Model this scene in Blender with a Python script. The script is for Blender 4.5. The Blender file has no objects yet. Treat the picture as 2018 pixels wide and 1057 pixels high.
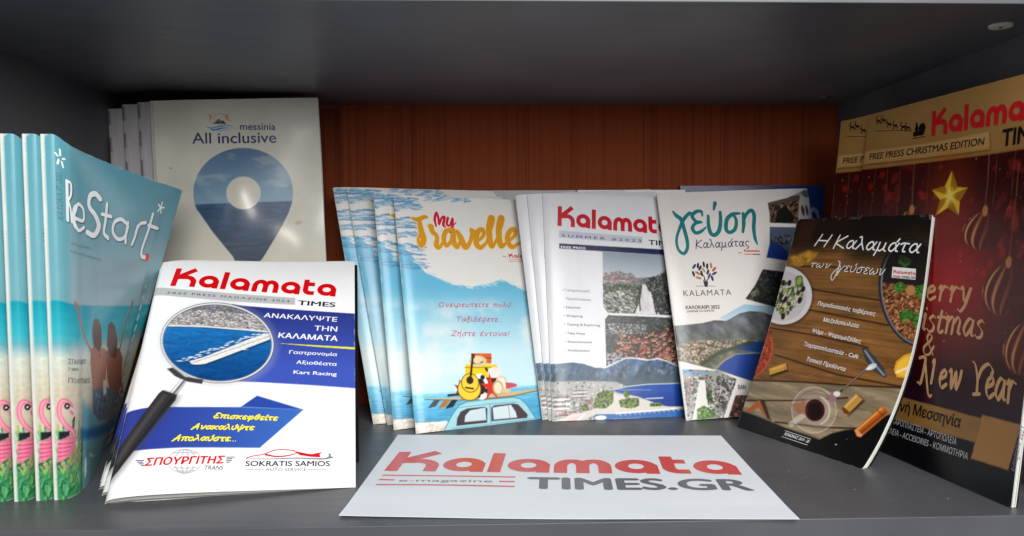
import bpy, bmesh, math, random
import numpy as np
import mathutils
from mathutils import Matrix, Vector
R = math.radians
sc = bpy.context.scene
COL = sc.collection

# ------------------------------------------------------------------ camera
F_PX, W_PX, H_PX = 1503.8, 2018.0, 1057.0
CAM = np.array([-0.0175, -0.4797, 0.1808])
_yaw, _pitch, _roll = 0.0312, -0.0370, -0.0047
_f = np.array([math.sin(_yaw)*math.cos(_pitch), math.cos(_yaw)*math.cos(_pitch), math.sin(_pitch)])
_r0 = np.array([math.cos(_yaw), -math.sin(_yaw), 0.0]); _u0 = np.cross(_r0, _f)
_r = _r0*math.cos(_roll)+_u0*math.sin(_roll); _u = -_r0*math.sin(_roll)+_u0*math.cos(_roll)
cd = bpy.data.cameras.new('camera'); cam = bpy.data.objects.new('camera', cd); COL.objects.link(cam)
cd.sensor_width = 36; cd.sensor_fit = 'HORIZONTAL'; cd.lens = F_PX/W_PX*36; cd.clip_start = 0.01; cd.clip_end = 50
cam.matrix_world = Matrix(((_r[0], _u[0], -_f[0], CAM[0]), (_r[1], _u[1], -_f[1], CAM[1]), (_r[2], _u[2], -_f[2], CAM[2]), (0, 0, 0, 1)))
sc.camera = cam

# ------------------------------------------------------------------ light: a dim room, one broad ceiling light above and in front of the shelf
sc.view_settings.view_transform = 'Standard'; sc.view_settings.look = 'None'
sc.view_settings.exposure = 0.0; sc.view_settings.gamma = 1
world = bpy.data.worlds.new('World'); sc.world = world; world.use_nodes = True
world.node_tree.nodes['Background'].inputs[0].default_value = (0.74, 0.87, 1.0, 1)
world.node_tree.nodes['Background'].inputs[1].default_value = 0.14
def area(name, loc, target, sx, sy, power, color):
    l = bpy.data.lights.new(name, 'AREA'); l.shape = 'RECTANGLE'; l.size = sx; l.size_y = sy; l.energy = power; l.color = color
    o = bpy.data.objects.new(name, l); COL.objects.link(o); o.location = loc
    o.rotation_euler = (Vector(target)-Vector(loc)).to_track_quat('-Z', 'Y').to_euler()
    return o
area('ceiling_light', (0.30, -1.22, 0.84), (-0.02, 0.18, 0.10), 0.95, 1.1, 38.5, (1.0, 0.985, 0.96))

# ------------------------------------------------------------------ helpers
def lin(c):
    c = np.asarray(c, float)
    return np.where(c <= 0.04045, c/12.92, ((np.clip(c, 0, 1)+0.055)/1.055)**2.4)
def rgb(r, g, b): return np.array([r, g, b], float)/255.0
def proj(P):
    v = np.asarray(P, float)-CAM; z = v@_f
    return np.array([W_PX/2+F_PX*(v@_r)/z, H_PX/2-F_PX*(v@_u)/z])

def mat(name, col=(0.8, 0.8, 0.8), rough=0.5, spec=0.5, attr=False, noise=None, bump=None, coat=0.0):
    m = bpy.data.materials.new(name); m.use_nodes = True; nt = m.node_tree; b = nt.nodes['Principled BSDF']
    b.inputs['Roughness'].default_value = rough; b.inputs['Specular IOR Level'].default_value = spec
    if coat: b.inputs['Coat Weight'].default_value = coat; b.inputs['Coat Roughness'].default_value = 0.12
    L = nt.links
    tc = nt.nodes.new('ShaderNodeTexCoord')
    if attr:
        a = nt.nodes.new('ShaderNodeAttribute'); a.attribute_name = 'print'; src = a.outputs['Color']
    else:
        c = nt.nodes.new('ShaderNodeRGB'); c.outputs[0].default_value = (*lin(col), 1); src = c.outputs[0]
    if noise:
        scale, amt = noise
        n = nt.nodes.new('ShaderNodeTexNoise'); n.inputs['Scale'].default_value = scale; n.inputs['Detail'].default_value = 6
        L.new(tc.outputs['Object'], n.inputs['Vector'])
        mr = nt.nodes.new('ShaderNodeMapRange'); mr.inputs['From Min'].default_value = 0.25; mr.inputs['From Max'].default_value = 0.75
        mr.inputs['To Min'].default_value = 1-amt; mr.inputs['To Max'].default_value = 1+amt
        L.new(n.outputs['Fac'], mr.inputs['Value'])
        mx = nt.nodes.new('ShaderNodeMix'); mx.data_type = 'RGBA'; mx.blend_type = 'MULTIPLY'; mx.inputs['Factor'].default_value = 1
        L.new(src, mx.inputs['A']); L.new(mr.outputs['Result'], mx.inputs['B']); src = mx.outputs['Result']
    if bump:
        scale, st = bump
        n2 = nt.nodes.new('ShaderNodeTexNoise'); n2.inputs['Scale'].default_value = scale; n2.inputs['Detail'].default_value = 3
        L.new(tc.outputs['Object'], n2.inputs['Vector'])
        bp = nt.nodes.new('ShaderNodeBump'); bp.inputs['Strength'].default_value = st; bp.inputs['Distance'].default_value = 0.002
        L.new(n2.outputs['Fac'], bp.inputs['Height']); L.new(bp.outputs['Normal'], b.inputs['Normal'])
    L.new(src, b.inputs['Base Color'])
    return m
_mats = {}
def ink_mat(col):
    k = tuple(int(round(x*255)) for x in col)
    if k not in _mats: _mats[k] = mat('printed_ink', col, 0.28, 0.34)
    return _mats[k]
M_COVER = mat('glossy_printed_cover', attr=True, rough=0.27, spec=0.36, bump=(38, 0.10), noise=(55, 0.025))
M_PAGES = mat('page_edges', attr=True, rough=0.8, spec=0.2, noise=(900, 0.06))
M_WHITE = mat('white_paper', (0.90, 0.92, 0.94), 0.6, 0.3, noise=(40, 0.01))

def mesh_obj(name, verts, faces, mats, parent=None, colors=None, midx=None, smooth=False):
    me = bpy.data.meshes.new(name)
    me.from_pydata([tuple(v) for v in verts], [], faces)
    for m in (mats if isinstance(mats, (list, tuple)) else [mats]): me.materials.append(m)
    if midx is not None: me.polygons.foreach_set('material_index', midx)
    if colors is not None:
        at = me.color_attributes.new('print', 'FLOAT_COLOR', 'POINT')
        c4 = np.ones((len(verts), 4), np.float32); c4[:, :3] = lin(colors); at.data.foreach_set('color', c4.ravel())
    if smooth: me.polygons.foreach_set('use_smooth', [True]*len(me.polygons))
    me.update()
    o = bpy.data.objects.new(name, me); COL.objects.link(o)
    if parent is not None: o.parent = parent
    return o
def tag(o, label=None, cat=None, group=None, kind=None):
    for k, v in (('label', label), ('category', cat), ('group', group), ('kind', kind)):
        if v: o[k] = v
    return o
def box(name, x0, x1, y0, y1, z0, z1, m, parent=None, bev=0.0006):
    bm = bmesh.new(); bmesh.ops.create_cube(bm, size=1)
    for v in bm.verts:
        v.co = Vector(((x0+x1)/2+v.co.x*(x1-x0), (y0+y1)/2+v.co.y*(y1-y0), (z0+z1)/2+v.co.z*(z1-z0)))
    if bev: bmesh.ops.bevel(bm, geom=bm.edges[:], offset=bev, segments=2, affect='EDGES', profile=0.6)
    me = bpy.data.meshes.new(name); bm.to_mesh(me); bm.free(); me.materials.append(m)
    o = bpy.data.objects.new(name, me); COL.objects.link(o)
    if parent is not None: o.parent = parent
    return o

# narrow lamp added to make the glint down the glossy brochure at the back
def added_glint_lamp(a, b, target, wd, power):
    a, b, t = Vector(a), Vector(b), Vector(target); l = bpy.data.lights.new('added_glint_lamp', 'AREA'); l.shape = 'RECTANGLE'; l.size = (b-a).length; l.size_y = wd; l.energy = power; l.color = (1, .93, .85)
    o = bpy.data.objects.new('added_glint_lamp', l); COL.objects.link(o); c = (a+b)/2; x = (b-a).normalized(); z = (c-t).normalized(); z = (z-x*z.dot(x)).normalized(); y = z.cross(x)
    o.matrix_world = Matrix(((x.x, y.x, z.x, c.x), (x.y, y.y, z.y, c.y), (x.z, y.z, z.z, c.z), (0, 0, 0, 1)))
added_glint_lamp((-0.405, -1.10, 0.372), (-0.300, -1.107, 0.243), (-0.24, 0.287, 0.21), 0.012, 0.9)
# ------------------------------------------------------------------ the bookcase compartment
XL, XR, DEP, HS = -0.3964, 0.3736, 0.3654, 0.3289
def laminate():
    m = bpy.data.materials.new('grey_laminate'); m.use_nodes = True; nt = m.node_tree; b = nt.nodes['Principled BSDF']; L = nt.links
    tc = nt.nodes.new('ShaderNodeTexCoord')
    n1 = nt.nodes.new('ShaderNodeTexNoise'); n1.inputs['Scale'].default_value = 9; n1.inputs['Detail'].default_value = 5
    n2 = nt.nodes.new('ShaderNodeTexNoise'); n2.inputs['Scale'].default_value = 700; n2.inputs['Detail'].default_value = 2
    mp = nt.nodes.new('ShaderNodeMapping'); mp.inputs['Scale'].default_value = (12, 160, 160)
    n3 = nt.nodes.new('ShaderNodeTexNoise'); n3.inputs['Scale'].default_value = 1; n3.inputs['Detail'].default_value = 3
    L.new(tc.outputs['Object'], n1.inputs['Vector']); L.new(tc.outputs['Object'], n2.inputs['Vector'])
    L.new(tc.outputs['Object'], mp.inputs['Vector']); L.new(mp.outputs['Vector'], n3.inputs['Vector'])
    r = nt.nodes.new('ShaderNodeValToRGB'); r.color_ramp.elements[0].position = 0.3; r.color_ramp.elements[1].position = 0.7
    r.color_ramp.elements[0].color = (*lin((0.290, 0.300, 0.325)), 1); r.color_ramp.elements[1].color = (*lin((0.350, 0.352, 0.368)), 1)
    L.new(n1.outputs['Fac'], r.inputs['Fac'])
    # dust specks and faint scuffs
    v = nt.nodes.new('ShaderNodeTexVoronoi'); v.inputs['Scale'].default_value = 75; L.new(tc.outputs['Object'], v.inputs['Vector'])
    sp = nt.nodes.new('ShaderNodeMapRange'); sp.inputs['From Min'].default_value = 0.10; sp.inputs['From Max'].default_value = 0.05
    sp.inputs['To Min'].default_value = 0; sp.inputs['To Max'].default_value = 1; L.new(v.outputs['Distance'], sp.inputs['Value'])
    wn = nt.nodes.new('ShaderNodeMath'); wn.operation = 'GREATER_THAN'; wn.inputs[1].default_value = 0.80
    sx = nt.nodes.new('ShaderNodeSeparateColor'); L.new(v.outputs['Color'], sx.inputs['Color']); L.new(sx.outputs[0], wn.inputs[0])
    mu = nt.nodes.new('ShaderNodeMath'); mu.operation = 'MULTIPLY'; L.new(sp.outputs['Result'], mu.inputs[0]); L.new(wn.outputs[0], mu.inputs[1])
    mu2 = nt.nodes.new('ShaderNodeMath'); mu2.operation = 'MULTIPLY'; L.new(mu.outputs[0], mu2.inputs[0]); mu2.inputs[1].default_value = 0.16
    mx = nt.nodes.new('ShaderNodeMix'); mx.data_type = 'RGBA'; L.new(mu2.outputs[0], mx.inputs['Factor'])
    L.new(r.outputs['Color'], mx.inputs['A']); mx.inputs['B'].default_value = (0.45, 0.44, 0.42, 1)
    L.new(mx.outputs['Result'], b.inputs['Base Color'])
    rr = nt.nodes.new('ShaderNodeMapRange'); rr.inputs['To Min'].default_value = 0.30; rr.inputs['To Max'].default_value = 0.50
    L.new(n3.outputs['Fac'], rr.inputs['Value']); L.new(rr.outputs['Result'], b.inputs['Roughness'])
    bp = nt.nodes.new('ShaderNodeBump'); bp.inputs['Strength'].default_value = 0.12; bp.inputs['Distance'].default_value = 0.0004
    L.new(n2.outputs['Fac'], bp.inputs['Height']); L.new(bp.outputs['Normal'], b.inputs['Normal'])
    b.inputs['Specular IOR Level'].default_value = 0.45
    return m
def cherry_wood():
    m = bpy.data.materials.new('cherry_veneer'); m.use_nodes = True; nt = m.node_tree; b = nt.nodes['Principled BSDF']; L = nt.links
    tc = nt.nodes.new('ShaderNodeTexCoord')
    def noise(scale, detail, dist=0.0):
        mp = nt.nodes.new('ShaderNodeMapping'); mp.inputs['Scale'].default_value = scale
        n = nt.nodes.new('ShaderNodeTexNoise'); n.inputs['Scale'].default_value = 1; n.inputs['Detail'].default_value = detail
        n.inputs['Distortion'].default_value = dist
        L.new(tc.outputs['Object'], mp.inputs['Vector']); L.new(mp.outputs['Vector'], n.inputs['Vector']); return n
    a = noise((260, 1, 1.2), 7, 0.9); c = noise((620, 1, 6.0), 5); d = noise((5, 1, 3), 2)
    add = nt.nodes.new('ShaderNodeMath'); add.operation = 'MULTIPLY_ADD'; add.inputs[1].default_value = 0.60
    L.new(c.outputs['Fac'], add.inputs[0]); L.new(a.outputs['Fac'], add.inputs[2])
    add2 = nt.nodes.new('ShaderNodeMath'); add2.operation = 'MULTIPLY_ADD'; add2.inputs[1].default_value = 0.35
    L.new(d.outputs['Fac'], add2.inputs[0]); L.new(add.outputs[0], add2.inputs[2])
    r = nt.nodes.new('ShaderNodeValToRGB'); e = r.color_ramp.elements; e[0].position = 0.70; e[1].position = 1.25
    e[0].position = 0.74; e[1].position = 1.22
    e[0].color = (*lin((0.42, 0.170, 0.066)), 1); e[1].color = (*lin((0.52, 0.228, 0.092)), 1)
    L.new(add2.outputs[0], r.inputs['Fac']); L.new(r.outputs['Color'], b.inputs['Base Color'])
    b.inputs['Roughness'].default_value = 0.70; b.inputs['Specular IOR Level'].default_value = 0.18
    return m
M_LAM = laminate(); M_WOOD = cherry_wood()
M_CAP = mat('beige_plastic', (0.80, 0.77, 0.70), 0.45, 0.4)
case = bpy.data.objects.new('bookcase', None); COL.objects.link(case)
tag(case, 'dark grey laminate bookcase compartment with reddish wood back, holding all the magazines', 'bookcase')
box('shelf_board', XL, XR, 0, DEP, -0.022, 0, M_LAM, case)['label'] = 'lower shelf board the magazines stand on'
box('shelf_board', XL, XR, 0, DEP, HS, HS+0.022, M_LAM, case)['label'] = 'upper shelf board overhead'
box('side_panel', XL-0.022, XL, 0, DEP+0.012, -0.12, HS+0.12, M_LAM, case)
box('side_panel', XR, XR+0.022, 0, DEP+0.012, -0.12, HS+0.12, M_LAM, case)
box('back_panel', XL, XR, DEP, DEP+0.008, -0.12, HS+0.12, M_WOOD, case)
def disc(x, y, r, m=None):
    for rr, zz, dd in ((r*.16, .0016, .0012),):
        bm = bmesh.new(); bmesh.ops.create_cone(bm, cap_ends=True, segments=16, radius1=rr, radius2=rr, depth=dd); bmesh.ops.translate(bm, verts=bm.verts, vec=(x, y, HS-zz))
        me = bpy.data.meshes.new('cap_dimple'); bm.to_mesh(me); bm.free(); me.materials.append(M_LAM); o = bpy.data.objects.new('cap_dimple', me); COL.objects.link(o); o.parent = case
    bm = bmesh.new(); bmesh.ops.create_cone(bm, cap_ends=True, segments=40, radius1=r, radius2=r*0.93, depth=0.0016)
    bmesh.ops.rotate(bm, verts=bm.verts, matrix=Matrix.Rotation(math.pi, 3, 'X')); bmesh.ops.translate(bm, verts=bm.verts, vec=(x, y, HS-0.0006))
    me = bpy.data.meshes.new('screw_cap'); bm.to_mesh(me); bm.free(); me.materials.append(m or M_CAP)
    o = bpy.data.objects.new('screw_cap', me); COL.objects.link(o); o.parent = case
disc(0.3412, 0.048, 0.0078); disc(0.337, 0.317, 0.0078, mat('grey_plastic', (0.30, 0.29, 0.29), 0.4, 0.4))
# ------------------------------------------------------------------ painting tools (all in millimetres on a sheet, y down from its top edge)
def vnoise(X, Y, sx, sy, seed, octv=4):
    out = np.zeros_like(X); amp = 1.0; tot = 0
    for o in range(octv):
        rs = np.random.RandomState(seed+o*17); T = rs.rand(128, 128)
        x = X/sx*2**o+seed*3.1; y = Y/sy*2**o+seed*1.7
        xi = np.floor(x).astype(int); yi = np.floor(y).astype(int); fx = x-xi; fy = y-yi
        fx = fx*fx*(3-2*fx); fy = fy*fy*(3-2*fy)
        a = T[yi % 128, xi % 128]; b = T[yi % 128, (xi+1) % 128]; c = T[(yi+1) % 128, xi % 128]; d = T[(yi+1) % 128, (xi+1) % 128]
        out += amp*((a*(1-fx)+b*fx)*(1-fy)+(c*(1-fx)+d*fx)*fy); tot += amp; amp *= 0.55
    return out/tot
def sd_poly(P, X, Y):
    P = np.asarray(P, float); n = len(P); d = np.full(X.shape, 1e9); inside = np.zeros(X.shape, bool)
    for i in range(n):
        x0, y0 = P[i]; x1, y1 = P[(i+1) % n]; dx, dy = x1-x0, y1-y0; l = dx*dx+dy*dy+1e-12
        t = np.clip(((X-x0)*dx+(Y-y0)*dy)/l, 0, 1); d = np.minimum(d, (X-x0-t*dx)**2+(Y-y0-t*dy)**2)
        if dy != 0: inside ^= ((y0 > Y) != (y1 > Y)) & (X < dx*(Y-y0)/dy+x0)
    d = np.sqrt(d); return np.where(inside, -d, d)
def catmull(P, n=8, closed=False):
    P = np.asarray(P, float)
    if len(P) < 3: return P
    Q = np.vstack([P[-1:], P, P[:2]]) if closed else np.vstack([2*P[0]-P[1], P, 2*P[-1]-P[-2]])
    out = []
    for i in range(1, len(Q)-2):
        p0, p1, p2, p3 = Q[i-1], Q[i], Q[i+1], Q[i+2]
        for k in range(n):
            t = k/n; out.append(0.5*((2*p1)+(p2-p0)*t+(2*p0-5*p1+4*p2-p3)*t*t+(3*p1-p0-3*p2+p3)*t**3))
    if not closed: out.append(P[-1])
    return np.array(out)
class Art:
    def __init__(s, w, h, res, bg):          # w, h in metres
        s.w, s.h = w*1000, h*1000; s.nx = int(s.w/res)+2; s.ny = int(s.h/res)+2; s.res = s.w/(s.nx-1)
        s.X, s.Y = np.meshgrid(np.linspace(0, s.w, s.nx), np.linspace(0, s.h, s.ny)); s.I = np.ones((s.ny, s.nx, 3))*np.asarray(bg, float)
    def put(s, m, c, a=1.0):
        m = (np.clip(m, 0, 1)*a)[..., None]; s.I = s.I*(1-m)+np.asarray(c, float)*m
    def mp(s, P, soft=0.8): return np.clip(0.5-sd_poly(P, s.X, s.Y)/soft, 0, 1)
    def poly(s, P, c, a=1.0, soft=0.8, clip=None):
        m = s.mp(P, soft)
        if clip is not None: m = m*clip
        s.put(m, c, a); return m
    def line(s, P, wd, c, a=1.0, clip=None, soft=0.8):
        P = np.asarray(P, float); x0, y0 = P.min(0)-wd-3; x1, y1 = P.max(0)+wd+3
        j0, j1 = int(max(0, x0/s.res)), int(min(s.nx, x1/s.res+2)); dy = s.h/(s.ny-1); i0, i1 = int(max(0, y0/dy)), int(min(s.ny, y1/dy+2))
        if j1 <= j0 or i1 <= i0: return
        X = s.X[i0:i1, j0:j1]; Y = s.Y[i0:i1, j0:j1]; d = np.full(X.shape, 1e9)
        for (ax, ay), (bx, by) in zip(P[:-1], P[1:]):
            dx, dy_ = bx-ax, by-ay; t = np.clip(((X-ax)*dx+(Y-ay)*dy_)/(dx*dx+dy_*dy_+1e-9), 0, 1)
            d = np.minimum(d, np.hypot(X-ax-t*dx, Y-ay-t*dy_))
        m = np.clip(0.5-(d-wd/2)/soft, 0, 1)*a
        if clip is not None: m = m*clip[i0:i1, j0:j1]
        s.I[i0:i1, j0:j1] = s.I[i0:i1, j0:j1]*(1-m[..., None])+np.asarray(c, float)*m[..., None]
    def blob(s, x, y, rx, ry, c, a=1.0, rot=0.0, rect=False, clip=None, soft=0.7):
        r = max(rx, ry)*1.5+2; dyy = s.h/(s.ny-1)
        j0, j1 = int(max(0, (x-r)/s.res)), int(min(s.nx, (x+r)/s.res+2)); i0, i1 = int(max(0, (y-r)/dyy)), int(min(s.ny, (y+r)/dyy+2))
        if j1 <= j0 or i1 <= i0: return
        X = s.X[i0:i1, j0:j1]-x; Y = s.Y[i0:i1, j0:j1]-y; cr, sr = math.cos(rot), math.sin(rot)
        U, V = X*cr+Y*sr, -X*sr+Y*cr
        if rect: m = np.clip(0.5-(np.abs(U)-rx)/soft, 0, 1)*np.clip(0.5-(np.abs(V)-ry)/soft, 0, 1)
        else: m = np.clip(0.5-(np.hypot(U/rx, V/ry)-1)*min(rx, ry)/soft, 0, 1)
        m = m*a
        if clip is not None: m = m*clip[i0:i1, j0:j1]
        s.I[i0:i1, j0:j1] = s.I[i0:i1, j0:j1]*(1-m[..., None])+np.asarray(c, float)*m[..., None]
    def scatter(s, mask, n, seed, smin, smax, cols, rect=False, asp=1.0, a=0.9, rot=None, jit=0.05, dens=None):
        rs = np.random.RandomState(seed); idx = np.argwhere(mask > 0.5)
        if len(idx) == 0: return
        dyy = s.h/(s.ny-1); pick = idx[np.sort(rs.randint(0, len(idx), n))]
        for i, j in pick:
            y, x = i*dyy, j*s.res
            if dens is not None and rs.rand() > dens(x, y): continue
            r = rs.uniform(smin, smax); c = np.clip(np.asarray(cols[rs.randint(len(cols))])+rs.uniform(-jit, jit), 0, 1)
            s.blob(x, y, r*asp*rs.uniform(0.7, 1.3), r*rs.uniform(0.7, 1.3), c, a, rs.uniform(0, 3.1) if rot is None else rot, rect, clip=mask)
    def town(s, mask, n, seed, smin, smax, roof=0.2, persp=0.0, tint=(1, 1, 1)):
        # little houses: pale block, shaded side, dark window rows, some tiled roofs, drawn far to near
        rs = np.random.RandomState(seed); idx = np.argwhere(mask > 0.5)
        if len(idx) == 0: return
        dyy = s.h/(s.ny-1); pick = idx[np.sort(rs.randint(0, len(idx), n))]; y_lo, y_hi = idx[0][0]*dyy, idx[-1][0]*dyy; tint = np.array(tint)
        for i, j in pick:
            y, x = i*dyy, j*s.res; f = (y-y_lo)/(y_hi-y_lo+1e-6); k = rs.uniform(smin, smax)*(1+persp*f); w, h = k*rs.uniform(.8, 1.7), k*rs.uniform(.5, 1.0)
            g = rs.uniform(.62, .93); c = np.clip(np.array([g, g*.985, g*.965])*tint+rs.uniform(-.02, .02, 3), 0, 1)
            s.blob(x+w*.35, y+h*.5, w*.9, h*.8, c*.45, .55, 0, True, clip=mask, soft=.6); s.blob(x, y, w, h, c, .96, 0, True, clip=mask, soft=.45)
            s.blob(x+w*.75, y, w*.25, h, c*.62, .9, 0, True, clip=mask, soft=.4)
            if rs.rand() < roof: s.blob(x, y-h, w*1.05, h*.35, rgb(186, 104, 78)*rs.uniform(.7, 1.1), .9, 0, True, clip=mask, soft=.4)
            if k > .7:
                for r_ in range(int(1+h/.7)): s.blob(x-w*.15, y-h*.6+r_*.75, w*.7, .16, c*.5, .75, 0, True, clip=mask, soft=.35)
    def grad(s, m, c0, c1, y0, y1, noise=0, seed=1, sx=20, sy=20):
        t = np.clip((s.Y-y0)/(y1-y0), 0, 1)
        if noise: t = np.clip(t+(vnoise(s.X, s.Y, sx, sy, seed)-0.5)*noise, 0, 1)
        s.put(m, np.asarray(c0)*(1-t[..., None])+np.asarray(c1)*t[..., None])
    def wear(s, seed, amt=1.0, crease=.35):
        rs = np.random.RandomState(seed); d = np.minimum(np.minimum(s.X, s.w-s.X), np.minimum(s.Y, s.h-s.Y)); n = vnoise(s.X, s.Y, 7, 7, seed, 4)
        m = np.clip((n-.50)*6, 0, 1)*np.clip(1-d/0.9, 0, 1); s.put(m, (.86, .85, .83), .75*amt)
        for cx, cy in ((0, 0), (s.w, 0), (s.w, s.h), (0, s.h)):
            r = rs.uniform(1.0, 3.0); q = np.hypot(s.X-cx, s.Y-cy)+(n-.5)*4; s.put(np.clip((r-q)/.8, 0, 1), (.84, .83, .80), .8*amt)
        for k in range(int(7*amt)):          # hairline scuffs and finger creases
            x, y = rs.uniform(3, s.w), rs.uniform(3, s.h); l = rs.uniform(3, 14); an = rs.uniform(0, 3.14)
            s.line([(x, y), (x+l*.5*math.cos(an), y+l*.5*math.sin(an)+rs.uniform(-.7, .7)), (x+l*math.cos(an), y+l*math.sin(an))], .3, (.8, .8, .8), .28)
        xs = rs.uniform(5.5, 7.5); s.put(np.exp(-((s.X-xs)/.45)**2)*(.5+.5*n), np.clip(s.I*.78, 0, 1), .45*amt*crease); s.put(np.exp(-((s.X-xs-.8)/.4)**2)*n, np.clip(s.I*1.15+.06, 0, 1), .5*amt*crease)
    def mott(s, m, amp, sx, sy, seed):
        n = (vnoise(s.X, s.Y, sx, sy, seed)-0.5)*2*amp; s.I = np.clip(s.I*(1+(n*np.clip(m, 0, 1))[..., None]), 0, 1)

# ------------------------------------------------------------------ ink: printed shapes and letters as thin flat geometry on a sheet
class Ink:
    def __init__(s): s.v = []; s.f = []; s.m = []; s.cols = []; s.k = 0
    def ci(s, col):
        col = tuple(col)
        if col not in s.cols: s.cols.append(col)
        return s.cols.index(col)
    def add(s, verts, faces, col):
        b = len(s.v); s.v += [tuple(q) for q in verts]; s.f += [tuple(i+b for i in q) for q in faces]; s.m += [s.ci(col)]*len(faces)
    def ribbon(s, P, wd, col, cap='butt', lift=None):
        P = np.asarray(P, float); keep = [0]
        for i in range(1, len(P)):
            if np.hypot(*(P[i]-P[keep[-1]])) > 0.02: keep.append(i)
        wv = np.broadcast_to(np.asarray(wd, float), (len(P),))[keep]; P = P[keep]
        if len(P) < 2: return
        if len(P) < 12:          # long straight strokes get enough points to follow a curled sheet
            Q, wq = [P[0]], [wv[0]]
            for i in range(1, len(P)):
                m = max(1, int(np.hypot(*(P[i]-P[i-1]))/3.0))
                for t in range(1, m+1): Q.append(P[i-1]+(P[i]-P[i-1])*t/m); wq.append(wv[i-1]+(wv[i]-wv[i-1])*t/m)
            P, wv = np.array(Q), np.array(wq)
        if cap == 'round':
            d0 = P[0]-P[1]; d0 /= np.hypot(*d0); d1 = P[-1]-P[-2]; d1 /= np.hypot(*d1); e = [0.30, 0.44, 0.5]; q = [0.80, 0.46, 0.08]
            P = np.vstack([[P[0]+d0*wv[0]*t for t in e[::-1]], P, [P[-1]+d1*wv[-1]*t for t in e]])
            wv = np.concatenate([[wv[0]*t for t in q[::-1]], wv, [wv[-1]*t for t in q]])
        n = len(P); T = np.zeros_like(P)
        T[1:-1] = P[2:]-P[:-2]; T[0] = P[1]-P[0]; T[-1] = P[-1]-P[-2]; T /= np.hypot(T[:, 0], T[:, 1])[:, None]+1e-9
        N = np.stack([-T[:, 1], T[:, 0]], 1); s.k += 1; z0 = 0.02*(s.k % 6) if lift is None else lift
        V = []; Fc = []
        for i in range(n):
            sc_ = 1.0
            if 0 < i < n-1:
                a = P[i]-P[i-1]; a = a/(np.hypot(*a)+1e-9); sc_ = 1/max(0.6, abs(np.dot(np.array([-a[1], a[0]]), N[i])))
            zz = z0+0.02*i/n
            V += [(*(P[i]+N[i]*wv[i]/2*sc_), zz), (*(P[i]-N[i]*wv[i]/2*sc_), zz)]
        for i in range(n-1): Fc.append((2*i, 2*i+1, 2*i+3, 2*i+2))
        s.add(V, Fc, col)
    def fill(s, P, col, lift=0.0):
        P = [(*q, lift) for q in P]; c = np.mean(P, 0); s.add(P+[tuple(c)], [(i, (i+1) % len(P), len(P)) for i in range(len(P))], col)

_font_cache = {}
def font_mesh(body, bold, spacing):
    k = (body, spacing)
    if k in _font_cache: return _font_cache[k]
    c = bpy.data.curves.new('lettering', 'FONT'); c.body = body; c.size = 1.0; c.space_character = spacing; c.resolution_u = 3
    o = bpy.data.objects.new('lettering', c); COL.objects.link(o); dg = bpy.context.evaluated_depsgraph_get(); oe = o.evaluated_get(dg)
    cu = oe.to_curve(dg); loops = []
    for sp in cu.splines:
        P = []; bp = sp.bezier_points; n = len(bp)
        for i in range(n):
            a, b = bp[i], bp[(i+1) % n]; p0, p1, p2, p3 = (np.array(q[:2]) for q in (a.co, a.handle_right, b.handle_left, b.co))
            straight = abs(np.cross(p1-p0, p3-p0))+abs(np.cross(p2-p0, p3-p0)) < 1e-6; m = 1 if straight else 4
            for t in range(m): t = t/m; P.append((1-t)**3*p0+3*(1-t)**2*t*p1+3*(1-t)*t*t*p2+t**3*p3)
        if len(P) > 2: P = np.array(P); loops.append((P, 0.5*np.sum(P[:, 0]*np.roll(P[:, 1], -1)-np.roll(P[:, 0], -1)*P[:, 1])))
    oe.to_curve_clear(); bpy.data.objects.remove(o); bpy.data.curves.remove(c)
    def within(P, Q): return sd_poly(Q, np.array([[P[0, 0]]]), np.array([[P[0, 1]]]))[0, 0] < 0
    outs, hs = [], []
    for a_ in loops:
        up = [b_ for b_ in loops if b_ is not a_ and abs(b_[1]) > abs(a_[1]) and within(a_[0], b_[0]) and b_[1]*a_[1] < 0]
        (hs if up else outs).append(a_)
    holes = {i: [] for i in range(len(outs))}
    for P, ar in hs:
        c_ = [i for i, (Q, A) in enumerate(outs) if within(P, Q)]
        if c_: holes[min(c_, key=lambda i: abs(outs[i][1]))].append(P)
    V, Fc = [], []
    for i, (Q, A) in enumerate(outs):
        polys = [[Vector((x, y, 0)) for x, y in L_] for L_ in [Q]+holes[i]]; base = len(V)
        for L_ in polys: V += [(q.x, q.y) for q in L_]
        Fc += [(tuple(base+q for q in t), i) for t in mathutils.geometry.tessellate_polygon(polys)]
    V = np.array(V)
    _font_cache[k] = (V, Fc); return V, Fc
CAP = 0.729
# ------------------------------------------------------------------ a booklet: wrap-round cover, page block, printed lettering
def pose(ox, oy, yaw, lean, roll, oz=0.0):
    a, l, ro = R(yaw), R(lean), R(roll)
    U = np.array([math.cos(a), math.sin(a), 0]); B = np.array([-math.sin(a), math.cos(a), 0])
    V = math.cos(l)*np.array([0, 0, 1.0])+math.sin(l)*B
    U2 = U*math.cos(ro)+V*math.sin(ro); V2 = -U*math.sin(ro)+V*math.cos(ro); N = np.cross(U2, V2)
    return Matrix(((U2[0], V2[0], N[0], ox), (U2[1], V2[1], N[1], oy), (U2[2], V2[2], N[2], oz), (0, 0, 0, 1)))

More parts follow.
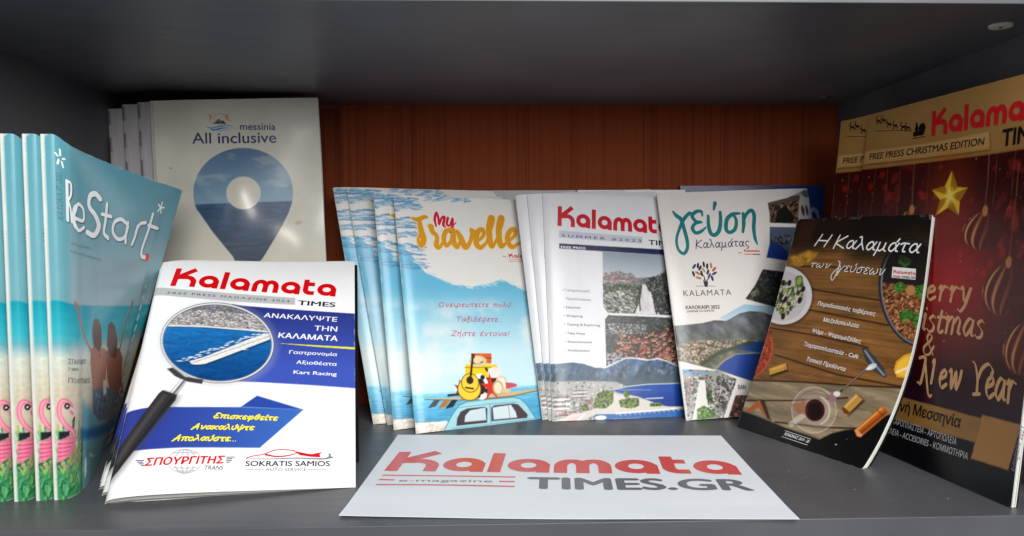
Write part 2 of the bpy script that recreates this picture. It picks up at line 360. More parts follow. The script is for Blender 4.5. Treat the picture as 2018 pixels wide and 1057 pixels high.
class Book:
    """w, h, t in metres; F(u, v) gives the front sheet in the booklet's own axes; G(u, v) the page block's front."""
    def __init__(s, name, w, h, t, M, F=None, G=None, seed=1):
        s.name, s.w, s.h, s.t, s.M = name, w, h, t, M
        s.F = F or (lambda u, v: np.stack([u, v, 0*u], -1)); s.G = G or s.F
        s.Mn = np.array(M); s.root = None; s.parts = {}
    def P(s, u, v, n=0.0, F=None):
        F = F or s.F; u = np.asarray(u, float); v = np.asarray(v, float); e = 5e-4
        du = F(u+e, v)-F(u-e, v); dv = F(u, v+e)-F(u, v-e); N = np.cross(du, dv); N /= np.linalg.norm(N, axis=-1, keepdims=True)+1e-12
        return F(u, v)+N*np.asarray(n)[..., None]
    def world(s, p): return s.Mn[:3, :3]@p+s.Mn[:3, 3]
    def tr(s, pts):
        """sheet millimetres (x, y down) of points seen at the given places on the sheet"""
        out = []; g = getattr(s, '_g', np.array([s.w/2, s.h/2]))
        for q in pts:
            q = np.asarray(q, float); x = np.array([s.w/2, s.h/2])
            for _ in range(14):
                r = proj(s.world(s.F(x[0], x[1])))-q
                e = 1e-4; a = (proj(s.world(s.F(x[0]+e, x[1])))-q-r)/e; b = (proj(s.world(s.F(x[0], x[1]+e)))-q-r)/e
                dx = -np.linalg.solve(np.stack([a, b], 1)+np.eye(2)*1e-6, r); x = x+np.clip(dx, -0.06, 0.06)
                if np.abs(dx).max() < 1e-7: break
            out.append((x[0]*1000, (s.h-x[1])*1000))
        return np.array(out)
    def make_root(s, label, cat, group):
        o = bpy.data.objects.new(s.name, None); COL.objects.link(o); o.empty_display_size = 0.03; o.matrix_world = s.M
        tag(o, label, cat, group); s.root = o
        return o
    def build(s, art, back=(0.85, 0.85, 0.85), spine=None, page_cols=None, layers=6, white_spine=0.0, worn=.8):
        w, h, t = s.w, s.h, s.t; r = t/2
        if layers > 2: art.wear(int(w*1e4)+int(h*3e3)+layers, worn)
        I = art.I; ny, nx = I.shape[:2]; us = np.linspace(0, w, nx); vs = np.linspace(h, 0, ny)
        # columns: back (coarse) -> spine arc -> front
        nb = 10; ub = np.linspace(w, 0.0012, nb); arc = np.linspace(math.pi, 0, 9)[1:-1]
        Lc = []; cols = []
        U, V = np.meshgrid(us, vs)
        front = s.P(U, V, 0*U)
        zer = np.zeros(ny)
        for k, u in enumerate(ub):
            Lc.append(s.P(zer+u, vs, zer-t, s.G)); cols.append(np.tile(np.asarray(back, float), (ny, 1)))
        sp = I[:, 0] if spine is None else np.tile(np.asarray(spine, float), (ny, 1))
        for a in arc:
            q = s.P(zer, vs, zer-r+r*math.cos(a)); d = s.P(zer-0.001, vs, zer)-s.P(zer, vs, zer); d /= np.linalg.norm(d, axis=1, keepdims=True)
            Lc.append(q+d*(r*0.8*math.sin(a))); wgt = white_spine if a < 2.0 else 1.0*min(1, white_spine*1.5)
            cols.append(sp*(1-wgt)+np.array([0.90, 0.90, 0.87])*wgt)
        Lc = np.stack(Lc, 1); cols = np.stack(cols, 1)
        allv = np.concatenate([Lc, front], 1); allc = np.concatenate([cols, I], 1); nn = allv.shape[1]
        idx = np.arange(ny*nn).reshape(ny, nn)
        fc = np.stack([idx[1:, :-1], idx[1:, 1:], idx[:-1, 1:], idx[:-1, :-1]], -1).reshape(-1, 4)
        o = mesh_obj('cover', allv.reshape(-1, 3), fc.tolist(), M_COVER, s.root, allc.reshape(-1, 3), smooth=True)
        s.parts['cover'] = o
        # page block: thin signatures, each a hair shorter or longer than its neighbour
        rs = np.random.RandomState(int(w*1e5)+int(h*1e4)); V_, F_, C_ = [], [], []; g = 26
        lo, hi = 0.0003, t-0.0003; dt = (hi-lo)/layers
        for k in range(layers):
            n0, n1 = -(lo+k*dt), -(lo+(k+0.88)*dt); x1 = w-0.0004-rs.uniform(0, 0.0007); y0 = 0.0004+rs.uniform(0, 0.0004); y1 = h-0.0004-rs.uniform(0, 0.0005)
            vv = np.linspace(y0, y1, g); gu = 14; uu = np.linspace(0.0006, x1, gu); c = np.asarray(page_cols[k % len(page_cols)] if page_cols else (0.86, 0.86, 0.84))*rs.uniform(0.86, 1.0)
            A, B = np.meshgrid(uu, vv); top = s.P(A, B, 0*A+n0, s.G).reshape(-1, 3); bot = s.P(A, B, 0*A+n1, s.G).reshape(-1, 3); b = len(V_)
            V_ += list(top)+list(bot); C_ += [c]*(2*g*gu); q = g*gu; ii = np.arange(q).reshape(g, gu)
            F_ += (np.stack([ii[:-1, :-1], ii[:-1, 1:], ii[1:, 1:], ii[1:, :-1]], -1).reshape(-1, 4)+b).tolist()
            F_ += (np.stack([ii[:-1, :-1], ii[1:, :-1], ii[1:, 1:], ii[:-1, 1:]], -1).reshape(-1, 4)+b+q).tolist()
            ring = list(ii[0, :])+list(ii[1:, -1])+list(ii[-1, -2::-1])+list(ii[-2:0:-1, 0])
            for a0, a1 in zip(ring, ring[1:]+ring[:1]): F_.append((b+a1, b+a0, b+a0+q, b+a1+q))
        s.parts['pages'] = mesh_obj('pages', V_, F_, M_PAGES, s.root, np.array(C_))
        return o
    def ink(s, name, ink, off=0.00015, mesh_only=False):
        if not ink.v: return None
        v = np.array(ink.v); q = s.P(v[:, 0]/1000, s.h-v[:, 1]/1000, off+v[:, 2]/1000)
        # letters printed beyond the sheet edge are not kept
        o = mesh_obj(name, q, ink.f, [ink_mat(c) for c in ink.cols], s.root, midx=ink.m)
        s.parts.setdefault(name, o); return o
    def staples(s, vs=(0.27, 0.73)):
        for f in vs:
            bm = bmesh.new(); pts = [s.P(np.array(0.0), np.array(s.h*f+d), np.array(-s.t/2)) for d in np.linspace(-0.006, 0.006, 6)]
            for p in pts: p[0] -= s.t*0.42
            for p in pts[1:-1]: bmesh.ops.create_cube(bm, size=1, matrix=Matrix.Translation(Vector(p)) @ Matrix.Diagonal((0.0005, 0.0027, 0.0006, 1)))
            me = bpy.data.meshes.new('staple'); bm.to_mesh(me); bm.free(); me.materials.append(M_STEEL)
            o = bpy.data.objects.new('staple', me); COL.objects.link(o); o.parent = s.root
    def copy(s, M, label, only=None):
        r = s.root.copy(); COL.objects.link(r); r.matrix_world = M; r['label'] = label
        for ch in list(s.root.children):
            if only is not None and ch.name.split('.')[0] not in only: continue
            c = ch.copy(); COL.objects.link(c); c.parent = r
        return r
M_STEEL = mat('staple_steel', (0.6, 0.6, 0.6), 0.35, 0.5)

def crop(x0, y0, k): return lambda *pts: [(x0+x/k, y0+y/k) for x, y in pts]
A1 = crop(0, 180, 2.403); A2 = crop(0, 580, 2.403); A3 = crop(200, 160, 2.937); A4 = crop(200, 490, 3.881); A5 = crop(200, 740, 3.881)
A6 = crop(640, 340, 3.7756); A7 = crop(640, 600, 3.7756); A8 = crop(1020, 350, 4.229); B1 = crop(1050, 580, 3.776); B2 = crop(1280, 350, 4.228)
B3 = crop(1280, 590, 4.067); B4 = crop(1440, 420, 4.064); B5 = crop(1440, 660, 3.776); B6 = crop(1600, 140, 3.108); B7 = crop(1700, 460, 3.110)
B8 = crop(1700, 740, 3.333); C1 = crop(640, 840, 2.102)

def text(ink, bk, body, pts, caph, col, bold=0.0, italic=0.0, spacing=1.0, lift=0.0):
    """a line of type; pts = baseline start, baseline end and a point one cap height above the start"""
    a, b = bk.tr(pts[:2]) if bk else np.asarray(pts[:2], float); V, Fc = font_mesh(body, bold, spacing)
    x0, x1 = V[:, 0].min(), V[:, 0].max(); L = np.hypot(*(b-a)); sx = L/(x1-x0); sy = caph/CAP; d = (b-a)/L; n = np.array([d[1], -d[0]])
    W = []; Fo = []
    # a heavier weight is struck several times, a hair apart
    st = [(0, 0)] if bold < 0.005 else [(-bold, 0), (bold, 0), (0, bold*.8), (0, -bold*.8)]
    for j, (ox, oy) in enumerate(st):
      for f, i in Fc:
        base = len(W)
        for k in f:
            x, y = V[k][0]+ox, V[k][1]+oy; q = a+d*((x-x0+y*italic)*sx)+n*(y*sy); W.append((q[0], q[1], lift+0.006*(i % 3)+0.022*j))
        Fo.append(tuple(range(base, len(W))))
    ink.add(W, Fo, col)
def capmm(bk, p, q): a, b = bk.tr([p, q]); return float(np.hypot(*(a-b)))

# ---- the red rounded masthead letters: width, strokes in units of x-height (y up)
def _ell(cx, cy, rx, ry, a0, a1, n=26): return [(cx+rx*math.cos(R(a)), cy+ry*math.sin(R(a))) for a in np.linspace(a0, a1, n)]
S_ = 0.34
def logo_letter(ch):
    h = S_/2
    if ch == 'a':
        w = 1.34; return w, [_ell(w/2-0.02, .5, w/2-h, .5-h, 0, 360, 34), [(w-h, .62), (w-h, 0)]]
    if ch == 'l': return .40, [[(h, 0), (h, 1.36)]]
    if ch == 'm':
        w = 1.86; m = w/2
        return w, [[(h, 0), (h, .45)]+_ell((h+m)/2, .45, (m-h)/2, .55-h, 180, 0, 16)+[(m, .45), (m, 0)], [(m, .40)]+_ell((w-h+m)/2, .45, (w-h-m)/2, .55-h, 180, 0, 16)+[(w-h, .45), (w-h, 0)]]
    if ch == 't': return .84, [[(h, 1.22), (h, .5)]+_ell(h+.36, .42, .36, .42-h, 180, 270, 10)+[(.84, h)], [(h+.1, .86), (.80, .86)]]
    if ch == 'K':
        return 1.66, [[(h, 0), (h, 1.38)], [(h+.1, .62), (.62, .88), (1.42, 1.36)], [(.40, .70)]+_ell(.92, .36, .57, .36, 105, 0, 14)+[(1.66-h, .2), (1.66-h, 0)]]
def masthead(ink, bk, word, pts, xh, col, sw=1.0, slant=0.0, gap=0.24, lift=0.03):
    a, b = bk.tr(pts[:2]) if bk else np.asarray(pts[:2], float); tot = sum(logo_letter(c)[0] for c in word)+gap*(len(word)-1)
    L = np.hypot(*(b-a)); d = (b-a)/L; n = np.array([d[1], -d[0]]); sx = L/tot; x = 0
    for ch in word:
        w, st = logo_letter(ch)
        for k, s_ in enumerate(st):
            q = [(x+px+py*slant, py) for px, py in s_]
            if len(q) == 2: q = [(q[0][0]+(q[1][0]-q[0][0])*t, q[0][1]+(q[1][1]-q[0][1])*t) for t in np.linspace(0, 1, 6)]
            P = np.array([a+d*(px*sx)+n*(py*xh) for px, py in q])
            # stems scale with letter width, bowls keep an even weight
            ink.ribbon(P, S_*xh*sw*(0.5+0.5*min(1.35, sx/xh)), col, lift=lift+0.02*k)
        x += w+gap

# ---- handwritten letters: width, strokes in units of x-height (y up)
HW = {
'α': (1.0, [[(.92, .95), (.72, .45), (.40, .02), (.10, .30), (.22, .80), (.55, .95), (.74, .50), (.82, .12), (1.0, .05)]]),
'β': (.9, [[(0, -.5), (.1, .6), (.3, 1.5), (.7, 1.4), (.6, .95), (.3, .8), (.7, .7), (.75, .2), (.4, 0), (.15, .2)]]),
'γ': (.9, [[(0, .95), (.2, .8), (.42, .1), (.40, -.6), (.25, -.7), (.25, -.3), (.55, .4), (.85, 1.0)]]),
'δ': (.85, [[(.7, 1.45), (.35, 1.45), (.3, 1.2), (.65, .75), (.75, .3), (.42, 0), (.08, .3), (.25, .75), (.6, .8)]]),
'ε': (.75, [[(.68, .85), (.4, 1.0), (.14, .78), (.42, .55), (.12, .30), (.3, .0), (.68, .14)]]),
'ζ': (.7, [[(.15, 1.4), (.62, 1.38), (.2, .8), (.1, .25), (.5, .02), (.58, -.3), (.35, -.45)]]),
'η': (.85, [[(0, .85), (.14, .95), (.18, 0)], [(.18, .6), (.45, .98), (.68, .75), (.68, .1), (.66, -.5)]]),
'θ': (.8, [[(.4, 1.5), (.12, 1.0), (.15, .2), (.42, 0), (.68, .5), (.66, 1.2), (.4, 1.5)], [(.15, .75), (.66, .78)]]),
'ι': (.4, [[(.12, .95), (.12, .2), (.3, .0), (.42, .1)]]),
'κ': (.85, [[(.12, .98), (.1, 0)], [(.72, .95), (.16, .48), (.5, .25), (.8, 0)]]),
'λ': (.9, [[(.05, 1.4), (.25, 1.45), (.45, .8), (.85, 0)], [(.45, .75), (.05, 0)]]),
'μ': (1.0, [[(.15, .95), (.12, .2), (.0, -.55)], [(.13, .2), (.35, 0), (.68, .3), (.74, .95), (.74, .2), (.95, .0)]]),
'ν': (.8, [[(.05, .95), (.2, .85), (.34, .02), (.62, .4), (.72, .98)]]),
'ξ': (.7, [[(.15, 1.4), (.6, 1.38), (.25, 1.1), (.2, .85), (.55, .78), (.15, .6), (.1, .2), (.5, .05), (.5, -.3), (.3, -.4)]]),
'ο': (.85, [[(.42, .95), (.1, .6), (.2, .08), (.6, .05), (.78, .55), (.45, .95)]]),
'π': (1.0, [[(0, .85), (.3, .95), (1.0, .93)], [(.3, .9), (.24, 0)], [(.72, .9), (.70, .1), (.92, .04)]]),
'ρ': (.85, [[(.02, -.55), (.12, .5), (.42, .97), (.78, .6), (.55, .05), (.15, .15)]]),
'σ': (.95, [[(.98, .93), (.5, .95), (.12, .6), (.2, .06), (.6, .08), (.72, .5), (.5, .92)]]),
'ς': (.75, [[(.68, .88), (.35, .95), (.1, .55), (.3, .15), (.58, 0), (.5, -.32), (.3, -.38)]]),
'τ': (.75, [[(0, .82), (.25, .95), (.75, .92)], [(.38, .92), (.36, .12), (.6, .05)]]),
'υ': (.85, [[(.05, .95), (.12, .3), (.35, 0), (.68, .3), (.74, .95)]]),
'φ': (1.05, [[(.3, .95), (.08, .5), (.3, .05), (.8, .1), (.95, .6), (.7, .95), (.52, .6), (.45, -.55)]]),
'χ': (.9, [[(.02, .9), (.25, .8), (.6, -.3), (.85, -.4)], [(.8, .95), (.05, -.45)]]),
'ψ': (1.05, [[(.05, .95), (.15, .2), (.5, .05), (.88, .35), (.95, 1.0)], [(.55, 1.35), (.48, -.55)]]),
'ω': (1.15, [[(.25, .95), (.05, .4), (.3, 0), (.56, .5), (.7, .02), (1.05, .35), (.95, .95)]]),
'Α': (1.1, [[(0, -.1), (.3, .5), (.62, 1.55), (.72, .8), (.9, -.05)], [(.12, .5), (.85, .58)]]),
'Ε': (1.0, [[(.9, 1.35), (.5, 1.5), (.2, 1.2), (.5, .85), (.1, .45), (.35, .0), (.9, .2)]]),
'Ζ': (1.0, [[(.1, 1.35), (.5, 1.45), (.9, 1.4), (.5, .7), (.05, .05), (.5, .05), (.95, .0)]]),
'Η': (1.2, [[(.22, 1.5), (.02, 0)], [(1.12, 1.5), (.92, 0)], [(.1, .72), (1.02, .75)]]),
'Κ': (1.2, [[(.2, 1.55), (.1, .7), (.05, -.1)], [(1.1, 1.5), (.15, .65), (.6, .3), (1.15, 0)]]),
'Ο': (1.2, [[(.6, 1.45), (.1, .9), (.2, .1), (.8, .05), (1.05, .8), (.6, 1.45)]]),
'Τ': (1.1, [[(.0, 1.3), (.4, 1.42), (1.1, 1.38)], [(.55, 1.38), (.5, 0)]]),
'!': (.35, [[(.25, 1.5), (.15, .4)], [(.12, .05), (.14, 0)]]), '.': (.3, [[(.1, .05), (.14, .0)]]), ' ': (.55, []), '´': (0, [[(-.30, 1.45), (-.45, 1.12)]]),
'e': (.8, [[(.1, .45), (.6, .68), (.52, .98), (.2, .8), (.1, .35), (.35, 0), (.75, .2)]]),
'r': (.72, [[(.05, .85), (.2, .95), (.18, 0)], [(.2, .6), (.42, .95), (.70, .88)]]),
'y': (.85, [[(.02, .9), (.15, .95), (.32, .12), (.5, .2), (.74, .98), (.5, -.1), (.2, -.6), (-.05, -.5)]]),
's': (.62, [[(.58, .85), (.35, .98), (.12, .76), (.5, .4), (.48, .08), (.2, 0), (.02, .15)]]),
't': (.6, [[(.26, 1.3), (.2, .2), (.36, 0), (.56, .1)], [(0, .92), (.56, .96)]]),
'm': (1.35, [[(.02, .85), (.16, .95), (.16, 0)], [(.16, .6), (.42, .97), (.62, .8), (.62, 0)], [(.62, .6), (.9, .97), (1.12, .8), (1.1, .1), (1.28, .05)]]),
'a': (.9, [[(.7, .9), (.35, .95), (.08, .4), (.3, 0), (.66, .5), (.72, .95), (.7, .12), (.88, .04)]]),
'w': (1.2, [[(.02, .9), (.15, .95), (.3, .02), (.6, .9), (.74, .02), (1.0, .5), (1.08, 1.0)]]),
'i': (.38, [[(.05, .85), (.18, .95), (.16, .1), (.34, .05)], [(.2, 1.35), (.22, 1.3)]]),
'h': (.9, [[(.05, 1.5), (.18, 1.5), (.16, 0)], [(.16, .6), (.45, .97), (.68, .8), (.68, .1), (.86, .05)]]),
'N': (1.75, [[(-.25, 1.42), (.2, 1.5), (.34, 1.3), (.2, .05), (-.1, .0)], [(.3, 1.4), (.6, .6), (1.1, -.55), (1.4, -.6)], [(1.15, 1.3), (1.25, 1.35), (1.22, .1)]]),
'Y': (1.25, [[(0, 1.6), (.25, 1.45), (.55, .8), (.62, .1)], [(.58, .8), (.85, 1.3), (1.35, 1.55), (1.75, 1.3), (1.7, 1.05)], [(.35, .02), (.85, .08)]]),
'M': (1.6, [[(.1, 0), (.25, 1.4), (.7, .2), (1.2, 1.4), (1.4, 0)]]), 'C': (1.2, [[(1.05, 1.25), (.6, 1.45), (.1, .8), (.4, .05), (1.1, .15)]]),
'&': (1.1, [[(1.05, .05), (.35, 1.0), (.4, 1.4), (.7, 1.3), (.6, .95), (.1, .5), (.25, .05), (.7, .1), (1.0, .6)]]),
}
def split_acc(w):
    t = {'ά': 'α', 'έ': 'ε', 'ή': 'η', 'ί': 'ι', 'ό': 'ο', 'ύ': 'υ', 'ώ': 'ω'}; out = []
    for c in w:
        if c in t: out += [t[c], '´']
        else: out.append(c)
    return out
def hand(ink, bk, word, pts, xh, wd, col, slant=0.0, gap=0.16, nib=None, lift=0.03, cap='round', seed=0):
    a, b = bk.tr(pts[:2]) if bk else np.asarray(pts[:2], float); cs = split_acc(word)
    tot = sum(HW[c][0]+(gap if c != '´' else 0) for c in cs)-gap; L = np.hypot(*(b-a)); d = (b-a)/L; n = np.array([d[1], -d[0]]); sx = L/tot
    x = 0; rs = np.random.RandomState(seed+len(word))
    for c in cs:
        w, st = HW[c]; jy = rs.uniform(-.04, .04)
        for s_ in st:
            q = catmull(s_, 7) if len(s_) > 2 else np.array([(s_[0][0]+(s_[1][0]-s_[0][0])*t, s_[0][1]+(s_[1][1]-s_[0][1])*t) for t in np.linspace(0, 1, 4)])
            P = np.array([a+d*((x+px+py*slant)*sx)+n*((py+jy)*xh) for px, py in q]); W = np.full(len(P), wd)
            if nib:
                T = np.gradient(P, axis=0); ang = np.arctan2(T[:, 1], T[:, 0]); W = wd*(nib[1]+(1-nib[1])*np.abs(np.sin(ang-R(nib[0]))))
            ink.ribbon(P, W, col, cap, lift=lift+0.02*rs.randint(4))
        x += w+(gap if c != '´' else 0)
# ------------------------------------------------------------------ magazine: newest issue, leaning far back at the front
WHT = (0.93, 0.935, 0.94); RED = (0.80, 0.02, 0.05); NAVY = (0.08, 0.10, 0.32); BLK = (0.05, 0.05, 0.055)
def ell_px(cx, cy, rx, ry, n=48, rot=0.0, a0=0, a1=360):
    t = np.linspace(R(a0), R(a1), n, endpoint=(a1-a0 != 360)); c, s = math.cos(R(rot)), math.sin(R(rot))
    return [(cx+rx*math.cos(q)*c-ry*math.sin(q)*s, cy+rx*math.cos(q)*s+ry*math.sin(q)*c) for q in t]
def bulge24(amp):
    def F(u, v):
        u = np.asarray(u, float); v = np.asarray(v, float); s = np.clip(u/0.169, 0, 1)
        n = amp*np.sin(math.pi*s**0.42)*(0.75+0.25*np.cos(v/0.231*math.pi)) - 0.0025*np.clip(v/0.231, 0, 1)**2*np.sin(math.pi*s)
        return np.stack([u, v, n], -1)
    return F
M24 = pose(-0.2822, 0.0487, 9.5, 45.9, 0)
b24 = Book('magazine', 0.169, 0.231, 0.0035, M24, bulge24(0.0085), bulge24(0.0030))
GR24 = 'summer press magazines leaning in a pile on the left'
b24.make_root('white magazine with red masthead and magnifying glass over a harbour, front of its pile', 'magazine', GR24)
a = Art(b24.w, b24.h, 0.62, WHT); T = b24.tr
a.grad(a.mp(T(A4((300, -20), (2100, -20), (2100, 500), (1000, 420), (600, 372), (300, 362)))), rgb(222, 222, 224), rgb(232, 232, 234), 0, 40)
a.poly(T(A4((300, 318), (400, 309), (600, 312), (1000, 343), (1482, 378), (1479, 432), (1000, 405), (600, 372), (400, 366), (300, 372))), rgb(176, 179, 182))
m = a.mp(T(A4((1000, 425), (1075, 437), (1960, 499), (1960, 1070), (1600, 1045), (1250, 1025), (1000, 1015), (900, 700)))); a.grad(m, rgb(36, 44, 112), rgb(60, 82, 176), 45, 120)
yl = T(A4((1370, 725), (1650, 741), (1960, 757), (1960, 773), (1650, 752), (1370, 727))); a.poly(yl, rgb(235, 225, 30), soft=0.5)
# soft print shadow of the lens, then ring and harbour picture
a.poly(T(A4(*ell_px(890, 732, 452, 325, 60, 4))), rgb(170, 172, 178), 0.45, soft=9)
a.poly(T(A4(*ell_px(886, 722, 436, 308, 60, 4))), rgb(70, 72, 78)); a.poly(T(A4(*ell_px(885, 722, 431, 303, 60, 4))), rgb(238, 238, 240))
a.poly(T(A4(*ell_px(885, 722, 421, 295, 60, 4))), rgb(120, 122, 128)); lens = a.mp(T(A4(*ell_px(885, 722, 414, 288, 60, 4))))
a.grad(lens, rgb(28, 110, 178), rgb(10, 62, 122), 75, 135, 0.35, 5, 14, 4); a.mott(lens, 0.18, 3.5, 1.2, 8)
town = a.mp(T(A4((400, 380), (1400, 380), (1400, 650), (1130, 622), (800, 597), (400, 590))))*lens; a.put(town, rgb(150, 146, 148))
hill = a.mp(T(A4((400, 380), (1400, 380), (1400, 560), (1100, 500), (800, 470), (600, 482), (400, 520))))*lens; a.grad(hill, rgb(96, 104, 122), rgb(70, 76, 88), 48, 62, 0.8, 4, 5, 4)
tw = [rgb(232, 230, 228), rgb(210, 204, 200), rgb(92, 84, 86), rgb(150, 130, 124), rgb(60, 60, 70), rgb(190, 120, 104)]
a.put(np.clip(town-hill*.6, 0, 1), rgb(128, 126, 132)); a.town(np.clip(town-hill*0.6, 0, 1), 430, 3, 0.48, 0.85, .08, 1.0, (1.03, 1.02, 1.04)); a.scatter(town, 60, 77, .3, .7, [rgb(40, 54, 40), rgb(60, 70, 56)]); a.scatter(hill, 160, 6, 0.3, 0.7, tw, rect=True, rot=0.08, a=0.4)
a.line(T(A4((440, 592), (800, 598), (1130, 624), (1310, 640))), 1.6, rgb(226, 220, 212), clip=lens); a.line(T(A4((440, 600), (800, 607), (1130, 634))), 0.7, rgb(30, 60, 90), 0.7, clip=lens)
jet = a.poly(T(A4((672, 862), (690, 884), (740, 892), (800, 880), (960, 820), (1290, 694), (1300, 650), (1240, 650), (1000, 745), (780, 832))), rgb(224, 222, 218), clip=lens)
a.line(T(A4((690, 893), (800, 890), (960, 830), (1290, 705))), 1.3, rgb(28, 46, 66), 0.8, clip=lens); a.line(T(A4((700, 872), (1000, 770), (1280, 670))), 0.5, rgb(150, 145, 140), clip=lens); a.mott(jet, 0.12, 1.5, 1.5, 4)
for q in range(40):
    f = q/39; p, r_ = T(A4((700+f*580, 884-f*205), (706+f*580, 868-f*206))); a.line([p, r_], .3, rgb(150, 146, 142), .5, soft=.6)
rs = np.random.RandomState(11)
for k in range(34):
    f = k/33.0; p = T(A4((640+f*560+rs.uniform(-14, 14), 858-f*205+rs.uniform(-16, 8))))[0]
    a.blob(p[0], p[1]+0.7, 1.7, 0.4, rgb(20, 50, 80), 0.6, -0.1, clip=lens); a.blob(p[0], p[1], 1.6, 0.5, rgb(236, 238, 240), 0.95, -0.15, clip=lens); a.blob(p[0]-0.3, p[1]-0.7, 0.5, 0.3, rgb(190, 196, 206), 0.9, clip=lens)
for q in ((600, 860), (690, 830), (1090, 772)): p = T(A4(q))[0]; a.blob(p[0], p[1], 2.6, 0.5, rgb(240, 240, 240), 0.95, 0.05, clip=lens)
# handle of the printed magnifying glass
a.poly(T(A5((500, -50), (545, -60), (640, 10), (778, 33), (770, 66), (640, 46), (560, 5))), rgb(58, 58, 62))
a.poly(T(A5((607, 28), (655, 45), (575, 158), (518, 132))), rgb(175, 176, 180)); a.line(T(A5((632, 42), (552, 140))), 1.3, rgb(90, 92, 96)); a.line(T(A5((616, 34), (535, 134))), 0.8, rgb(248, 248, 250))
rib = a.mp(T(A5((150, 300), (200, 285), (350, 247), (700, 242), (1065, 243), (1545, 262), (1210, 555), (600, 553), (235, 580), (100, 610), (60, 500))))
t_ = np.clip((a.X-20)/115, 0, 1); a.put(rib, rgb(44, 58, 146)*(1-t_[..., None])+rgb(58, 108, 188)*t_[..., None])
fold = a.mp(T(A5((1065, 241), (1190, 155), (1545, 262)))); a.grad(fold, rgb(40, 70, 160), rgb(26, 36, 96), 166, 178)
hd = T(A5((470, 112), (578, 150), (566, 190), (330, 480), (130, 730), (68, 812), (30, 800), (60, 690), (280, 350), (440, 135)))
a.poly([(x+2.5, y+1.5) for x, y in hd], rgb(60, 60, 70), 0.45, soft=6); a.poly(hd, rgb(44, 42, 44)); a.line(T(A5((480, 160), (300, 400), (120, 660))), 3.0, rgb(92, 88, 90), 0.6, soft=4); a.line(T(A5((548, 170), (340, 440), (110, 740))), 1.2, rgb(22, 20, 22), 0.7, soft=1.5)
a.poly([(p[0]+0.9, p[1]+0.9) for p in T(A5((1545, 335), (1752, 335), (1750, 512), (1535, 512)))], rgb(190, 190, 196), 0.5, soft=3.5); a.poly(T(A5((1545, 333), (1752, 333), (1750, 510), (1535, 510))), rgb(240, 240, 242))
# haulier's globe
G_ = rgb(110, 114, 124)
for rx in (130, 78, 26):
    for sg in (1, -1):
        a.line(T(A5(*[(640+sg*rx*math.cos(t), 655-88*math.sin(t)) for t in np.linspace(0.34, 1.57, 9)])), 0.35, G_, 0.9, soft=0.7)
        a.line(T(A5(*[(636+sg*rx*math.cos(t), 660+88*math.sin(t)) for t in np.linspace(0.36, 1.57, 9)])), 0.35, G_, 0.9, soft=0.7)
for y, hw in ((595, 92), (705, 92), (728, 66)): a.line(T(A5((640-hw, y), (640, y+ (6 if y > 650 else -4)), (640+hw, y))), 0.35, G_, 0.9, soft=0.7)
b24.build(a, back=WHT, layers=4, white_spine=0.5, page_cols=[(0.85, 0.85, 0.84), (0.55, 0.42, 0.40), (0.82, 0.82, 0.82), (0.7, 0.68, 0.66)])
k = Ink(); masthead(k, b24, 'Kalamata', A4((527, 287), (1785, 369)), capmm(b24, *A4((880, 300), (884, 204))), RED, slant=0.02); b24.ink('masthead_lettering', k)
k = Ink(); text(k, b24, 'FREE PRESS MAGAZINE 2024', A4((505, 349), (1438, 413)), 2.75*1.0, rgb(70, 72, 76), 0.0, spacing=1.25)
text(k, b24, 'TIMES', A4((1500, 432), (1785, 449)), 5.6, BLK, 0.022)
W_ = (0.93, 0.93, 0.95)
text(k, b24, 'ΑΝΑΚΑΛΥΨΤΕ', A4((1240, 527), (1800, 561)), 5.1, W_, 0.012); text(k, b24, 'ΤΗΝ', A4((1627, 627), (1800, 636)), 5.3, W_, 0.012); text(k, b24, 'ΚΑΛΑΜΑΤΑ', A4((1352, 682), (1803, 709)), 5.5, W_, 0.024)
text(k, b24, 'Γαστρονομία', A4((1435, 805), (1800, 824)), 3.5, W_, 0.018); text(k, b24, 'Αξιοθέατα', A4((1490, 882), (1797, 899)), 3.5, W_, 0.018); text(k, b24, 'Kart Racing', A4((1468, 958), (1797, 975)), 3.6, W_, 0.018)
b24.ink('headline_lettering', k)
k = Ink(); Y_ = rgb(248, 232, 20)
for w, p, q, x in (('Επισκεφθείτε', (850, 326), (1340, 346), 3.0), ('Ανακαλύψτε', (690, 411), (1160, 419), 3.0), ('Απολαύστε...', (545, 499), (1033, 504), 3.1)): hand(k, b24, w, A5(p, q), x, 1.15, Y_, slant=0.25, gap=0.1, nib=(60, .55))
b24.ink('brush_lettering', k)
k = Ink(); text(k, b24, 'ΣΠΟΥΡΓΙΤΗΣ', A5((330, 693), (930, 673)), 6.0, rgb(208, 20, 34), 0.035, 0.12, lift=0.03); text(k, b24, 'TRANS', A5((780, 722), (925, 722)), 3.4, rgb(60, 70, 110), 0.006, 0.2)
for i, (x0, x1) in enumerate(((262, 326), (272, 318), (285, 326), (300, 326))):
    y = 652+i*13; k.ribbon(T(A5((x0, y), (x1, y+1))), 0.7, rgb(50, 56, 100)); k.ribbon(T(A5((955, y-25), (955+(x1-x0), y-26))), 0.7, rgb(50, 56, 100))
b24.ink('haulier_logo', k)
k = Ink(); text(k, b24, 'SOKRATIS SAMIOS', A5((1100, 695), (1745, 695)), 4.5, rgb(28, 28, 32), 0.018); text(k, b24, 'AUTO SERVICE', A5((1255, 732), (1565, 732)), 2.5, rgb(90, 92, 96), 0.0)
k.ribbon(T(A5((1100, 722), (1248, 722))), 0.3, rgb(160, 60, 60)); k.ribbon(T(A5((1575, 722), (1720, 722))), 0.3, rgb(160, 60, 60))
